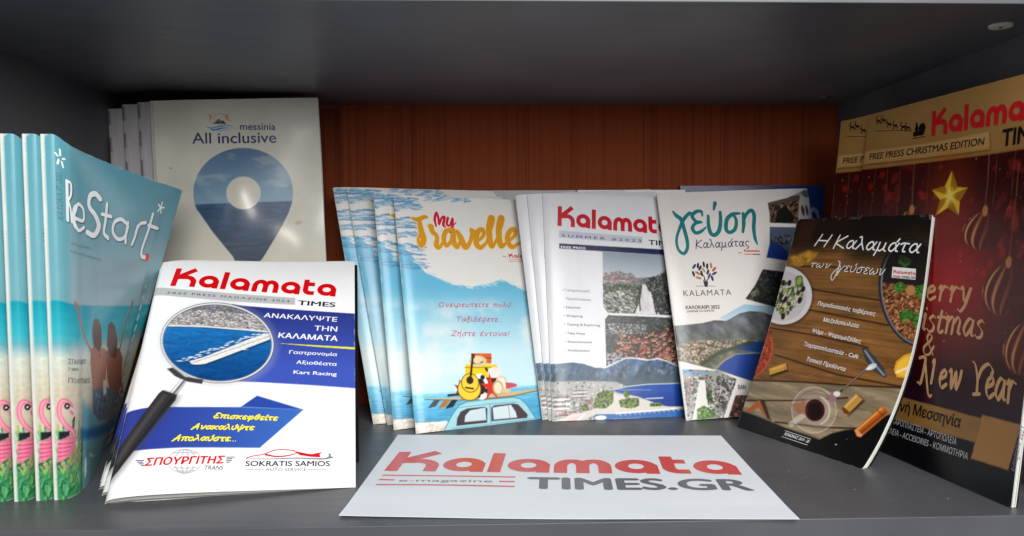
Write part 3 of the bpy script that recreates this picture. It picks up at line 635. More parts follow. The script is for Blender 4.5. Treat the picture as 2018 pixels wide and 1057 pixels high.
k.ribbon(catmull(T(A5((1105, 636), (1150, 620), (1240, 604), (1320, 575), (1400, 569), (1480, 578))), 6), 0.7, rgb(196, 26, 36)); k.ribbon(catmull(T(A5((1250, 606), (1340, 622), (1440, 612), (1500, 592))), 6), np.linspace(1.4, .6, 19), rgb(196, 26, 36))
k.fill(T(A5((1465, 578), (1540, 597), (1640, 606), (1688, 588), (1668, 606), (1676, 628), (1600, 624), (1520, 612))), rgb(206, 20, 34), 0.05)
k.ribbon(catmull(T(A5((1110, 640), (1300, 640), (1500, 634), (1700, 640), (1745, 622), (1742, 600))), 6), np.linspace(0.4, 1.6, 31), rgb(120, 124, 128), lift=0.1); k.ribbon(T(A5((1722, 634), (1770, 628))), 1.4, rgb(120, 124, 128), lift=0.15)
b24.ink('garage_logo', k)
def shifted(M, dx, dy, dz=0.0): return Matrix.Translation((dx, dy, dz)) @ M
for i, l in enumerate(('white magazine with a blue band, directly behind the front copy showing the harbour lens', 'white magazine third in the left pile, its spine edge peeping out low', 'white magazine at the back of the left pile, only thin edges showing')):
    q = ((-0.2930, 0.0660, 7.0), (-0.3020, 0.0800, 5.5), (-0.3080, 0.0930, 5.0))[i]; b24.copy(pose(q[0], q[1], q[2], 45.9, 0), l, only=('cover', 'pages'))
# dark issue at the very back of the pile
bdk = Book('magazine', 0.169, 0.2225, 0.003, pose(-0.2905, 0.1130, 9.5, 45.5, 0))
bdk.make_root('black magazine with white sideways letters, wedged behind the white harbour-lens pile', 'magazine', None)
a = Art(bdk.w, bdk.h, 2.0, rgb(20, 20, 24)); bdk.build(a, back=rgb(24, 24, 28), layers=2)
k = Ink(); L_ = 236; px = [(711, 672+i*14) for i in range(2)]
k.ribbon([(164.5, 108), (164.5, 122)], 1.3, W_); k.ribbon([(160, 115), (164, 115)], 1.3, W_)
for y in (126, 130.5, 135): k.ribbon([(160, y), (166, y)], 1.2, W_)
k.ribbon([(160.6, 125.4), (160.6, 135.6)], 1.2, W_, lift=0.15); bdk.ink('side_lettering', k)
# ------------------------------------------------------------------ travel issue with the loaded car
def bendR(w, amp, p=3.0, sp=0.0025):
    def F(u, v):
        u = np.asarray(u, float); v = np.asarray(v, float); s = np.clip(u/w, 0, 1.1)
        return np.stack([u, v, -amp*s**p + sp*(u/0.012)*np.exp(1-np.maximum(u, 0)/0.012)], -1)
    return F
MTR = pose(-0.0853, 0.2297, 22.9, 16.7, 0)
btr = Book('travel_magazine', 0.160, 0.235, 0.003, MTR, bendR(0.16, 0.006))
GRT = 'travel magazines leaning in a fan at the middle of the shelf'
btr.make_root('pale blue travel magazine with a car carrying luggage on its roof, front of the fan', 'magazine', GRT)
a = Art(btr.w, btr.h, 0.7, rgb(226, 224, 220)); T = btr.tr
sky = a.mp(T(A6((200, 380), (360, 480), (520, 500), (600, 570), (690, 670), (745, 745), (850, 790), (960, 838), (1100, 852), (1220, 830), (1310, 795), (1400, 835), (1495, 885), (1800, 930), (1800, 2200), (200, 2300))))
top = a.Y < 130; n1 = vnoise(a.X, a.Y, 9, 1.6, 3); sk = np.clip((sky-0.5)*1.0+0.5+(n1-0.5)*0.9*np.exp(-((sky-0.5)/0.22)**2), 0, 1)
a.put(sk, rgb(112, 184, 214)); t_ = np.clip((a.Y-95)/70, 0, 1)[..., None]; a.put(sk, rgb(104, 180, 212)*(1-t_)+rgb(196, 226, 234)*t_)
cl = np.clip((vnoise(a.X, a.Y, 46, 34, 21, 5)-0.47)*5, 0, 1)*np.clip((a.Y-105)/16, 0, 1)*np.clip((196-a.Y)/12, 0, 1); a.put(cl, rgb(228, 230, 226), 0.62)
# brush strokes at the torn upper edge
rs = np.random.RandomState(5)
for y0, y1, x1, n_ in ((1, 15, 24, 60), (22, 34, 20, 46), (38, 44, 26, 22), (50, 62, 24, 50), (66, 76, 28, 30)):
    for q in range(n_):
        y = rs.uniform(y0, y1); l = rs.uniform(5, 15); x = rs.uniform(-6, x1-l*.6); a.line([(x, y+rs.uniform(-.6, .6)), (x+l*.5, y+rs.uniform(-.8, .8)), (x+l, y+rs.uniform(-.2, 1.8))], rs.uniform(0.3, 1.1), [rgb(84, 142, 188), rgb(64, 124, 176), rgb(112, 166, 204), rgb(84, 150, 190), rgb(206, 214, 220)][rs.randint(5)], rs.uniform(.5, .95))
for q in range(46):
    x = rs.uniform(28, 78); y = rs.uniform(0, 5); a.line([(x, y), (x+rs.uniform(3, 9), y-rs.uniform(.5, 3))], rs.uniform(0.5, 1.6), [rgb(92, 150, 192), rgb(120, 170, 204), rgb(220, 222, 224)][rs.randint(3)], rs.uniform(.4, .9))
e_ = T(A6((640, 640), (700, 690), (745, 740), (850, 790), (960, 838), (1100, 852), (1220, 830), (1310, 795), (1400, 835), (1495, 885)))
for q in range(120):
    i = rs.randint(len(e_)-1); f = rs.rand(); p = e_[i]*(1-f)+e_[i+1]*f+rs.uniform(-1.5, 1.5, 2); a.line([p, p+np.array([rs.uniform(2, 7), rs.uniform(0.2, 2.4)])], rs.uniform(0.3, 0.9), [rgb(236, 236, 232), rgb(150, 200, 218), rgb(206, 214, 218)][rs.randint(3)], rs.uniform(.4, .9))
# sea, foam and sand
hz = T(A7((300, 690), (700, 672), (1200, 640), (1700, 590))); sea = a.mp(np.vstack([hz, [[200, 260], [-20, 260]]]), 3)
a.grad(sea, rgb(122, 196, 222), rgb(78, 160, 200), hz[1][1], hz[1][1]+22, 0.5, 7, 12, 1.2); a.mott(sea, 0.16, 7, 1.0, 12)
sd = a.mp(np.vstack([T(A7((300, 880), (520, 885), (700, 882), (900, 868), (1000, 905), (1400, 1100))), [[120, 260], [-20, 260]]]), 2); a.grad(sd, rgb(236, 236, 232), rgb(206, 196, 182), 222, 236, 1.2, 9, 6, 3); a.mott(sd, 0.2, 2.0, 1.2, 5)
a.line(T(A7((300, 890), (560, 890), (700, 876), (860, 868))), 1.4, rgb(120, 112, 100), 0.5)
# car
CB = rgb(158, 208, 218)
body = T(A7((870, 980), (905, 905), (950, 820), (1000, 752), (1060, 725), (1240, 705), (1400, 692), (1450, 700), (1500, 745), (1570, 850), (1640, 930), (1640, 1000)))
a.poly(body, CB); a.line(body[:10], 0.7, rgb(70, 120, 138)); a.line(T(A7((985, 770), (1220, 742), (1430, 728))), 0.5, rgb(90, 146, 160))
a.poly(T(A7((980, 905), (985, 850), (1010, 800), (1060, 775), (1190, 762), (1210, 775), (1208, 880))), rgb(72, 60, 66)); a.poly(T(A7((1040, 876), (1045, 830), (1080, 790), (1195, 768), (1202, 862))), rgb(196, 214, 220))
a.poly(T(A7((1240, 870), (1238, 770), (1260, 752), (1400, 738), (1440, 745), (1510, 820), (1505, 846))), rgb(80, 66, 72)); a.poly(T(A7((1258, 858), (1250, 768), (1385, 748), (1420, 800), (1432, 842))), rgb(204, 220, 226)); a.line(T(A7((1365, 752), (1378, 848))), 0.5, rgb(120, 110, 110)); a.line(T(A7((1228, 742), (1238, 882))), 0.8, rgb(88, 140, 152))
a.line(T(A7((950, 925), (1240, 892), (1640, 840))), 0.6, rgb(90, 150, 165))
# board, fins, luggage
bd = T(A7((728, 706), (900, 700), (1100, 690), (1300, 668), (1480, 642), (1612, 626), (1560, 648), (1400, 684), (1200, 704), (1000, 716), (860, 714)))
a.poly(bd, rgb(206, 178, 128)); a.line(T(A7((745, 709), (1000, 713), (1200, 702), (1400, 682), (1590, 640))), 0.7, rgb(90, 66, 44)); a.line(T(A7((920, 678), (1060, 664))), 2.2, rgb(36, 34, 38))
for q, c in (((775, 760), rgb(70, 84, 92)), ((850, 762), rgb(170, 116, 60)), ((905, 764), rgb(40, 46, 54))): a.poly(T(A7((q[0]+40, 712), (q[0]+85, 710), (q[0]+50, q[1]), (q[0]-4, q[1]+14), (q[0], q[1]))), c)
def R4(x0, y0, x1, y1): return T(A7((x0, y0), (x1, y0), (x1, y1), (x0, y1)))
a.poly(R4(1090, 365, 1240, 440), rgb(206, 92, 44)); a.line(R4(1090, 400, 1240, 400)[:2], 0.8, rgb(120, 44, 24)); a.line(R4(1165, 365, 1165, 440)[1:3], 0.7, rgb(230, 150, 70))
a.poly(R4(1045, 448, 1280, 545), rgb(232, 200, 26)); a.line(R4(1045, 470, 1280, 470)[:2], 0.9, rgb(150, 116, 20)); a.poly(R4(1045, 540, 1110, 660), rgb(226, 190, 30)); a.blob(*T(A7((1140, 425)))[0], 9.5, 5.5, rgb(214, 190, 144)); a.blob(*T(A7((1135, 432)))[0], 6.0, 1.4, rgb(70, 54, 44)); a.blob(*T(A7((1135, 412)))[0], 5.0, 4.0, rgb(224, 202, 160))
a.poly(R4(1110, 545, 1345, 662), rgb(70, 40, 40)); a.line(T(A7((1200, 480), (1240, 530))), 2.6, rgb(50, 36, 34)); a.blob(*T(A7((1262, 508)))[0], 7.5, 5.5, rgb(226, 220, 214)); a.scatter(a.mp(R4(1110, 545, 1345, 662)), 60, 5, .4, 1.3, [rgb(110, 60, 50), rgb(40, 26, 30), rgb(150, 60, 60)])
for r_, c in ((8.6, rgb(240, 236, 230)), (5.2, rgb(46, 36, 44))): a.blob(*T(A7((1160, 612)))[0], r_, r_*1.5, c)
c0 = T(A7((1160, 612)))[0]
for q in (0.5, 2.1, 3.6, 5.2): a.blob(c0[0]+6.9*math.cos(q), c0[1]+10*math.sin(q), 2.4, 2.4, rgb(30, 34, 52))
c0 = T(A7((1236, 618)))[0]; sta = [(c0[0]+(11 if i % 2 == 0 else 4)*math.sin(i*math.pi/5), c0[1]-(15 if i % 2 == 0 else 5)*math.cos(i*math.pi/5)) for i in range(10)]; a.poly(sta, rgb(206, 56, 34))
c0 = T(A7((1010, 632)))[0]; a.poly([(c0[0]+(7 if i % 2 == 0 else 3)*math.sin(i*math.pi/6), c0[1]-(10 if i % 2 == 0 else 4)*math.cos(i*math.pi/6)) for i in range(12)], rgb(150, 40, 80))
a.blob(*T(A7((1315, 590)))[0], 6.4, 8.0, rgb(222, 196, 160)); a.blob(*T(A7((1315, 590)))[0], 4.6, 6.0, rgb(236, 226, 206)); a.blob(*T(A7((1290, 622)))[0], 6.0, 7.5, rgb(196, 160, 120)); a.blob(*T(A7((1290, 622)))[0], 4.3, 5.6, rgb(232, 218, 190))
a.poly(T(A7((1345, 580), (1400, 585), (1432, 596), (1425, 612), (1350, 632))), rgb(196, 84, 96)); a.blob(*T(A7((1345, 645)))[0], 6, 2.2, rgb(210, 190, 150))
for q, rr in (((1076, 630), (12.5, 11.5)), ((1082, 585), (9.5, 9.5))): a.blob(*T(A7(q))[0], *rr, rgb(120, 84, 20)); a.blob(*T(A7(q))[0], rr[0]-.9, rr[1]-.9, rgb(238, 200, 62))
a.blob(*T(A7((1080, 565)))[0], 3.8, 3.8, rgb(60, 40, 20)); a.line(T(A7((1082, 570), (1102, 380))), 2.2, rgb(52, 34, 26)); a.poly(R4(1090, 368, 1116, 400), rgb(92, 44, 24)); a.line(T(A7((1050, 620), (1105, 628))), 1.6, rgb(40, 26, 20))
btr.staples(); btr.build(a, back=rgb(150, 180, 196), layers=3, white_spine=0.55)
k = Ink(); GO = rgb(214, 150, 38); MYR = rgb(206, 34, 56)
def br(pts, w, c, n=8, lift=None): p = catmull(T(A6(*pts)), n); k.ribbon(p, np.interp(np.linspace(0, 1, len(p)), np.linspace(0, 1, len(w)), w) if hasattr(w, '__len__') else w, c, 'round', lift)
E_ = rgb(236, 214, 160)
for col, ex, lf in ((E_, 1.6, 0.0), (GO, 0.0, 0.15)):
    def g(pts, w): br(pts, [x+ex for x in w], col, 8, lf+0.003*(len(pts) % 5))
    g([(652, 342), (690, 352), (740, 332), (760, 336)], [3, 4.4, 4, 2.4]); g([(700, 345), (716, 430), (735, 500), (716, 545), (695, 500), (716, 440)], [4, 6, 6.5, 5, 3, 2])
    g([(775, 400), (790, 405), (800, 440), (835, 480), (830, 540), (850, 560), (880, 520)], [3, 6, 5, 4, 5.5, 4, 2.5]); g([(945, 425), (900, 440), (885, 500), (905, 545), (940, 510), (955, 440), (960, 520), (985, 555), (1010, 510)], [4, 5, 5, 4, 3.5, 5, 6, 4.5, 3])
    g([(985, 440), (1012, 490), (1045, 555), (1080, 520), (1100, 440), (1080, 430), (1120, 440)], [4, 6.5, 6, 4, 4.5, 3.5, 3]); g([(1130, 520), (1180, 470), (1175, 430), (1140, 440), (1125, 520), (1155, 560), (1200, 530)], [3, 4, 5, 5.5, 6, 5, 3])
    g([(1200, 530), (1235, 430), (1250, 350), (1232, 345), (1222, 440), (1238, 545), (1265, 530)], [3, 3, 5, 6, 7, 6, 3]); g([(1265, 530), (1305, 430), (1322, 350), (1306, 345), (1294, 440), (1308, 545), (1345, 530)], [3, 3, 5, 6, 7, 6, 3])
    g([(1365, 515), (1412, 470), (1410, 425), (1375, 440), (1358, 500), (1390, 555), (1440, 530)], [3, 4, 5, 5.5, 6, 5, 3]); g([(1462, 425), (1475, 440), (1490, 470), (1530, 450), (1525, 540), (1545, 550)], [5, 7.5, 5, 4, 5, 4])
btr.ink('title_lettering', k)
k = Ink(); br([(828, 400), (818, 350), (830, 300), (845, 340), (850, 385), (870, 340), (890, 335), (882, 390), (895, 405)], [2.0, 3.0, 2.6, 2.6, 2.2, 2.4, 3.0, 3.0, 2], MYR); br([(915, 340), (908, 385), (930, 395), (950, 345), (950, 400), (940, 445), (925, 430), (975, 375)], [3, 2.6, 2.2, 2.4, 3.0, 2.6, 1.8, 1.2], MYR)
text(k, btr, 'by', A6((1325, 630), (1352, 630)), 1.8, rgb(50, 50, 50)); masthead(k, btr, 'Kala', A6((1370, 636), (1480, 638)), 3.4, MYR); k.ribbon(T(A6((1372, 650), (1478, 650))), 0.4, MYR); k.ribbon(T(A6((1372, 664), (1478, 664))), 0.4, MYR); text(k, btr, 'TI', A6((1485, 662), (1508, 662)), 2.6, BLK, 0.02)
btr.ink('subtitle_lettering', k)
k = Ink(); PK = rgb(190, 44, 84)
hand(k, btr, 'Ονειρευτείτε πολύ..', A6((845, 1000), (1412, 1003)), 3.3, 0.62, PK, slant=0.2); hand(k, btr, 'Ταξιδέψετε..', A7((975, 128), (1315, 130)), 3.4, 0.62, PK, slant=0.2); hand(k, btr, 'Ζήστε έντονα!', A7((940, 236), (1370, 236)), 3.5, 0.62, PK, slant=0.2)
btr.ink('motto_lettering', k)
btr.copy(pose(-0.1077, 0.2449, 25.5, 13.4, 0.2), 'pale blue travel magazine second in the fan, orange letter and surfboard fin showing', only=('cover', 'pages', 'staple', 'title_lettering'))
def FSHR(u, v):
    u = np.asarray(u, float); v = np.asarray(v, float); q = bendR(0.16, 0.004)(u, v); q[..., 0] += -0.125*v*np.exp(-np.maximum(u, 0)/0.05)
    return q
bt3 = Book('travel_magazine', 0.150, 0.242, 0.003, pose(-0.1164, 0.2650, 17, 14.0, 0), FSHR)
bt3.make_root('pale blue travel magazine third in the fan, its spine twisted to the left', 'magazine', GRT); a3 = a; bt3.build(a3, back=rgb(150, 180, 196), layers=3, white_spine=0.55)
bt3.copy(pose(-0.1310, 0.2690, 17, 13.6, 0), 'tattered travel magazine at the outer left end of the fan', only=('cover', 'pages', 'staple'))


# ------------------------------------------------------------------ summer issue with the list of topics
M23 = pose(0.0460, 0.2719, 5.5, 13.7, 0)
def F23(u, v):
    u = np.asarray(u, float); v = np.asarray(v, float); s = np.clip(u/0.16, 0, 1.1)
    return np.stack([u, v, -0.004*s**3+0.0022*(u/0.012)*np.exp(1-np.maximum(u, 0)/0.012)-0.010*np.clip(v/0.235, 0, 1)**3*np.clip((s-0.2), 0, 1)], -1)
b23 = Book('magazine', 0.160, 0.235, 0.003, M23, F23)
GR23 = 'summer issues with a coastal town, standing in a row right of centre'
b23.make_root('white summer issue with bulleted topics beside photos of a street and coast, front copy', 'magazine', GR23)
a = Art(b23.w, b23.h, 0.7, rgb(220, 221, 226)); T = b23.tr; FULL = np.ones_like(a.X)
a.poly(T(A8((345, 442), (1040, 496), (1040, 552), (345, 500))), rgb(186, 190, 204)); nv = T(A8((347, 550), (1260, 604), (1260, 650), (347, 592))); a.poly(nv, rgb(22, 28, 70))
# street photograph
p1 = a.mp(T(A8((708, 620), (1300, 650), (1320, 1150), (1300, 1210))+B1((1060, 158), (560, 138), (525, 90)))); a.grad(p1, rgb(126, 140, 156), rgb(176, 184, 192), 58, 88)
tre = a.mp(T(A8((690, 830), (850, 780), (1000, 840), (1150, 830), (1240, 770), (1340, 760), (1340, 1300), (690, 1300))), 2)*p1; a.put(tre, rgb(108, 108, 108))
a.scatter(a.mp(T(A8((700, 800), (850, 776), (960, 800), (1050, 850), (1040, 900), (700, 905))))*p1, 1, 31, .5, .6, [rgb(150, 120, 130)]); a.town(a.mp(T(A8((700, 800), (850, 776), (960, 800), (1050, 850), (1040, 905), (700, 915))))*p1, 80, 31, .8, 1.3, .3, .4, (.88, .80, .86))
a.scatter(a.mp(T(A8((700, 880), (1040, 900), (1010, 1080), (960, 1300), (690, 1300))))*p1, 640, 32, 0.4, 1.3, [rgb(40, 54, 34), rgb(66, 86, 42), rgb(24, 26, 28), rgb(92, 104, 66), rgb(50, 62, 40)], asp=1.3); a.scatter(a.mp(T(A8((700, 960), (1000, 930), (980, 1200), (700, 1260))))*p1, 130, 320, .4, 1.0, [rgb(206, 206, 204), rgb(150, 150, 150)], asp=2.2, rot=.5)
a.scatter(tre, 90, 321, .3, .8, [rgb(214, 214, 212), rgb(170, 170, 170)], asp=1.8, rot=.4, a=.8)
rd = a.poly(T(A8((1040, 890), (1090, 890), (1130, 1010), (1200, 1180), (1240, 1300), (900, 1300), (970, 1150), (1030, 1000))), rgb(206, 202, 204), clip=p1); a.mott(rd, 0.15, 3, 5, 3)
a.scatter(a.mp(T(A8((1045, 850), (1340, 760), (1340, 1300), (1190, 1300), (1120, 1000))))*p1, 620, 33, 0.4, 1.3, [rgb(20, 24, 24), rgb(34, 40, 34), rgb(54, 60, 50)])
a.scatter(a.mp(T(A8((760, 1180), (960, 1150), (1000, 1320), (760, 1320))))*p1, 200, 34, .6, 1.6, [rgb(70, 96, 40), rgb(36, 54, 24), rgb(110, 130, 70)]); a.line(T(B1((790, 10), (800, 120))), 1.4, rgb(30, 30, 34), clip=p1)
# red roofs photograph
p2 = a.mp(T(B1((562, 156), (1080, 178), (1140, 560), (548, 560), (538, 188)))); a.put(p2, rgb(60, 62, 62))
a.scatter(p2, 900, 35, 0.4, 1.0, [rgb(38, 62, 44), rgb(64, 72, 66), rgb(104, 104, 98), rgb(28, 34, 36), rgb(84, 86, 80)], asp=1.8, rot=-0.1)
a.scatter(a.mp(T(B1((545, 215), (850, 225), (840, 300), (545, 300))))*p2, 260, 36, 0.3, 0.7, [rgb(206, 204, 198), rgb(170, 168, 164), rgb(90, 90, 90)], rect=True, rot=0)
rr = a.mp(T(B1((640, 300), (860, 290), (1040, 240), (1140, 300), (1140, 560), (700, 470), (600, 470))))*p2; a.put(rr, rgb(66, 50, 48), .7); a.town(rr, 230, 37, 0.7, 1.05, 1.0, .7, (.95, .80, .72))
a.scatter(rr, 150, 372, .5, .95, [rgb(196, 84, 56), rgb(214, 112, 78), rgb(170, 70, 50)], rect=True, rot=.15); a.scatter(rr, 80, 371, .4, 1.0, [rgb(30, 40, 34), rgb(46, 54, 40)]); a.town(a.mp(T(B1((545, 430), (700, 440), (690, 520), (545, 540))))*p2, 60, 38, .5, .9, .1, .5, (.84, .88, .95))
a.put(p2*np.clip((a.X-130)/26, 0, 1), rgb(20, 18, 22), .45)
# bay panorama at the foot
ridge = T(B1((-60, 500), (60, 508), (140, 522), (300, 508), (400, 522), (470, 545), (540, 545), (620, 510), (700, 475), (780, 478), (860, 492), (930, 480), (1010, 505), (1080, 535), (1250, 560)))
pan = a.mp(np.vstack([ridge, [[220, 260], [-20, 260]]])); a.grad(pan, rgb(70, 106, 158), rgb(74, 92, 104), 165, 195, 0.5, 4, 14, 6); a.line(ridge[4:], 1.4, rgb(232, 234, 240), 0.85)
rn = vnoise(a.X+0.6*a.Y, a.Y, 6, 15, 9, 5); mt = pan*np.clip((200-a.Y)/10, 0, 1); a.I = np.clip(a.I*(1+((rn-0.5)*1.1*mt)[..., None]), 0, 1); a.scatter(mt, 160, 42, .5, 1.6, [rgb(150, 150, 160), rgb(60, 84, 110)], asp=1.6, a=.35)
pl = a.mp(np.vstack([T(B1((-60, 655), (150, 655), (400, 648), (620, 655), (700, 690), (1200, 660))), [[220, 260], [-20, 260]]]), 2); a.put(pl, rgb(160, 158, 156))
cits = [rgb(236, 234, 232), rgb(206, 202, 198), rgb(110, 108, 110), rgb(226, 222, 214), rgb(74, 84, 66), rgb(196, 130, 110)]
a.put(pl, rgb(168, 166, 164)); a.town(pl, 420, 39, 0.5, 0.85, .16, 1.0, (1.06, 1.05, 1.05)); a.scatter(pl, 160, 391, .4, 1.0, [rgb(60, 76, 48), rgb(44, 56, 40)])
a.town(a.mp(np.vstack([T(B1((-60, 750), (450, 740), (480, 800), (440, 960), (-60, 980)))]))*pl, 60, 40, 1.6, 2.6, .4, .6)
for y in range(6): a.line(T(B1((150, 770+y*17), (275, 762+y*18))), 1.0, rgb(236, 236, 238) if y % 2 else rgb(96, 92, 94))
for y in range(5): a.line(T(B1((305, 720+y*13), (400, 716+y*13))), 0.9, rgb(230, 226, 226) if y % 2 else rgb(110, 104, 108))
bay = a.mp(T(B1((590, 712), (700, 688), (850, 672), (1200, 660), (1200, 840), (1000, 835), (880, 800), (780, 760), (640, 735)))); a.grad(bay, rgb(30, 84, 170), rgb(16, 46, 128), 195, 225, .5, 5, 20, 3)
a.line(T(B1((600, 712), (700, 688), (850, 671), (1180, 660))), 1.0, rgb(206, 206, 200), 0.9); a.line(T(B1((640, 712), (880, 712))), 0.5, rgb(150, 176, 206)); a.line(T(B1((840, 778), (968, 772))), 1.1, rgb(200, 204, 210))
a.poly(T(B1((440, 860), (600, 740), (760, 762), (880, 800), (990, 840), (1140, 835), (1150, 850), (900, 872), (660, 890), (470, 895), (300, 970), (150, 970), (150, 940))), rgb(206, 200, 194)); a.poly(T(B1((470, 895), (660, 890), (900, 874), (1200, 850), (1200, 1000), (420, 1000))), rgb(44, 100, 166)); a.line(T(B1((620, 888), (900, 866), (1140, 842))), 1.6, rgb(226, 224, 220))
for q in range(14): p = T(B1((640+q*36, 886-q*3)))[0]; a.line([p, p+np.array([2.2, 2.6])], 0.5, rgb(220, 222, 226))
gr = [rgb(62, 92, 36), rgb(100, 124, 46), rgb(30, 48, 24), rgb(130, 144, 66)]
for q, n_ in ((((480, 740), (520, 715), (600, 720), (600, 800), (560, 850), (450, 850), (460, 800)), 300), (((640, 790), (700, 770), (790, 775), (790, 830), (740, 852), (650, 840)), 190), (((675, 730), (700, 712), (722, 730), (715, 765), (680, 765)), 50), (((870, 812), (960, 806), (968, 832), (872, 836)), 70), (((360, 830), (400, 815), (420, 860), (370, 868)), 50)): a.scatter(a.mp(T(B1(*q))), n_, 41+n_, .5, 1.6, gr)
a.poly(T(B1((180, 950), (310, 885), (380, 890), (300, 955))), rgb(200, 150, 140)); [a.line(T(B1((200+i*22, 950), (305+i*14, 890))), 0.7, rgb(240, 240, 244)) for i in range(7)]; a.blob(*T(B1((505, 920)))[0], 6, 2.2, rgb(236, 238, 240))
b23.staples(); b23.build(a, back=rgb(214, 216, 222), layers=3, white_spine=0.6)
k = Ink(); masthead(k, b23, 'Kalamata', A8((335, 404), (1285, 482)), 15.6, rgb(190, 20, 40), gap=0.22); b23.ink('masthead_lettering', k)
k = Ink(); text(k, b23, 'SUMMER #2023', A8((368, 495), (1030, 540)), 3.0, rgb(66, 74, 98), 0.006, spacing=1.5); text(k, b23, 'TIMES', A8((1092, 560), (1330, 578)), 5.6, BLK, 0.02); text(k, b23, 'FREE PRESS', A8((362, 590), (566, 600)), 2.6, W_, 0.012)
for w, p, q in (('• Γαστρονομικές', (375, 948), (605, 958)), ('Περιπλανήσεις', (405, 1020), (612, 1030))): text(k, b23, w, A8(p, q), 2.5, rgb(60, 62, 68), 0.004)
for w, p, q in (('• Discover', (228, 106), (358, 108)), ('• Shopping', (230, 168), (370, 172)), ('• Tasting & Exploring', (234, 232), (500, 240)), ('• Take Away', (237, 298), (390, 302)), ('• Entertainment', (240, 362), (442, 366)), ('• Αποδράσεις', (243, 426), (424, 430))): text(k, b23, w, B1(p, q), 2.5, rgb(60, 62, 68), 0.006)
b23.ink('topic_lettering', k)
b23.copy(pose(0.0425, 0.2755, 6.5, 13.7, 2.9), 'white summer issue, second from the front, pale spine beside the topics copy', only=('cover', 'pages', 'staple'))
b23.copy(pose(0.0365, 0.2790, 7.5, 13.7, 4.2), 'white summer issue, third from the front, spine touching the travel magazine', only=('cover', 'pages', 'staple'))
# ------------------------------------------------------------------ tasting guide with the teal handwriting
MGE = pose(0.1794, 0.2687, 3.2, 16.8, 2.6)
bge = Book('tasting_guide', 0.170, 0.240, 0.003, MGE, bendR(0.17, 0.004, 3.0, 0.0015))
bge.make_root('white tasting guide with teal handwritten title and a small leafy tree emblem', 'magazine', None)
a = Art(bge.w, bge.h, 0.7, rgb(222, 217, 214)); T = bge.tr
dk = a.poly(T(B2((985, 212), (1150, 170), (1330, 85), (1500, 60), (1500, 385), (1240, 388), (1003, 378), (1000, 290))), rgb(150, 150, 156))
a.poly(T(B2((985, 212), (1050, 190), (1140, 160), (1250, 148), (1250, 385), (1000, 378))), rgb(84, 76, 70), clip=dk); a.scatter(a.mp(T(B2((990, 235), (1240, 190), (1240, 385), (1003, 378)))), 260, 50, .5, 1.7, [rgb(50, 40, 34), rgb(120, 60, 44), rgb(30, 34, 28), rgb(150, 120, 100)])
a.poly(T(B2((1060, 290), (1130, 230), (1210, 330), (1190, 380), (1050, 378))), rgb(24, 28, 22)); tw_ = a.poly(T(B2((1240, 380), (1244, 200), (1262, 150), (1300, 118), (1325, 150), (1335, 380))), rgb(186, 180, 182)); a.blob(*T(B2((1300, 135)))[0], 4.5, 4.5, rgb(90, 96, 110)); a.blob(*T(B2((1278, 275)))[0], 2, 6, rgb(70, 66, 72)); a.blob(*T(B2((1312, 275)))[0], 1.6, 6, rgb(70, 66, 72))
d2 = a.mp(T(B2((1002, 412), (1400, 420), (1400, 730), (1160, 695), (975, 668), (1000, 560)))); a.put(d2, rgb(78, 90, 112)); a.scatter(a.mp(T(B2((1005, 480), (1175, 475), (1180, 560), (1000, 560))))*d2, 220, 51, .4, 1.3, [rgb(30, 34, 44), rgb(120, 120, 130), rgb(60, 64, 74)]); a.poly(T(B2((1000, 545), (1090, 560), (1150, 620), (1165, 700), (975, 668))), rgb(24, 54, 128), clip=d2)
d3 = a.mp(T(B2((945, 765), (1150, 790), (1400, 800), (1400, 1150), (1060, 1085), (800, 1012), (880, 900)))); a.put(d3, rgb(26, 30, 28)); a.scatter(d3, 500, 52, .4, 1.5, [rgb(12, 14, 14), rgb(44, 52, 44), rgb(70, 74, 66), rgb(20, 24, 22)], asp=1.7, rot=-.3); a.scatter(a.mp(T(B2((840, 960), (900, 930), (920, 960), (860, 1000)))), 40, 53, .4, 1.0, [rgb(130, 140, 110), rgb(90, 100, 80)])
# gulf panorama
hl = T(B3((150, 205), (210, 212), (320, 203), (430, 190), (520, 168), (620, 172), (720, 115), (800, 95), (900, 100), (980, 130), (1200, 160)))
p3 = a.mp(np.vstack([hl, T(B3((1200, 760), (800, 650), (560, 575), (255, 500), (200, 490)))])); 
a.grad(a.mp(T(B3((560, 150), (760, 40), (1000, 60), (1200, 100), (1200, 200), (620, 175)))), rgb(150, 186, 206), rgb(206, 214, 220), 130, 150)
a.grad(p3, rgb(92, 94, 100), rgb(96, 104, 84), 150, 175, .6, 12, 12, 6); rn = vnoise(a.X-0.4*a.Y, a.Y, 8, 8, 19, 5); a.I = np.clip(a.I*(1+((rn-0.5)*1.0*p3)[..., None]), 0, 1)
tn = a.mp(T(B3((225, 380), (350, 330), (620, 330), (860, 330), (700, 360), (600, 430), (500, 480), (420, 525), (240, 480))), 3)*p3; a.put(tn, rgb(122, 112, 98)); a.town(tn, 420, 54, .55, .9, .1, .5, (1, .93, .83)); a.scatter(tn, 160, 55, .5, 1.5, [rgb(70, 80, 46), rgb(90, 70, 60)])
s1 = a.poly(T(B3((690, 375), (800, 345), (1100, 330), (1100, 420), (860, 425), (700, 400))), rgb(34, 70, 140), clip=p3); s2 = a.poly(T(B3((545, 560), (600, 500), (690, 445), (860, 432), (1100, 430), (1200, 760), (800, 650))), rgb(26, 62, 136), clip=p3); a.line(T(B3((420, 520), (560, 430), (690, 385), (820, 345))), 4.0, rgb(54, 62, 44), .9, clip=p3, soft=2); a.line(T(B3((520, 560), (600, 490), (680, 445))), 1.6, rgb(150, 130, 116), clip=p3); a.line(T(B3((690, 440), (880, 430))), 0.6, rgb(160, 170, 190))
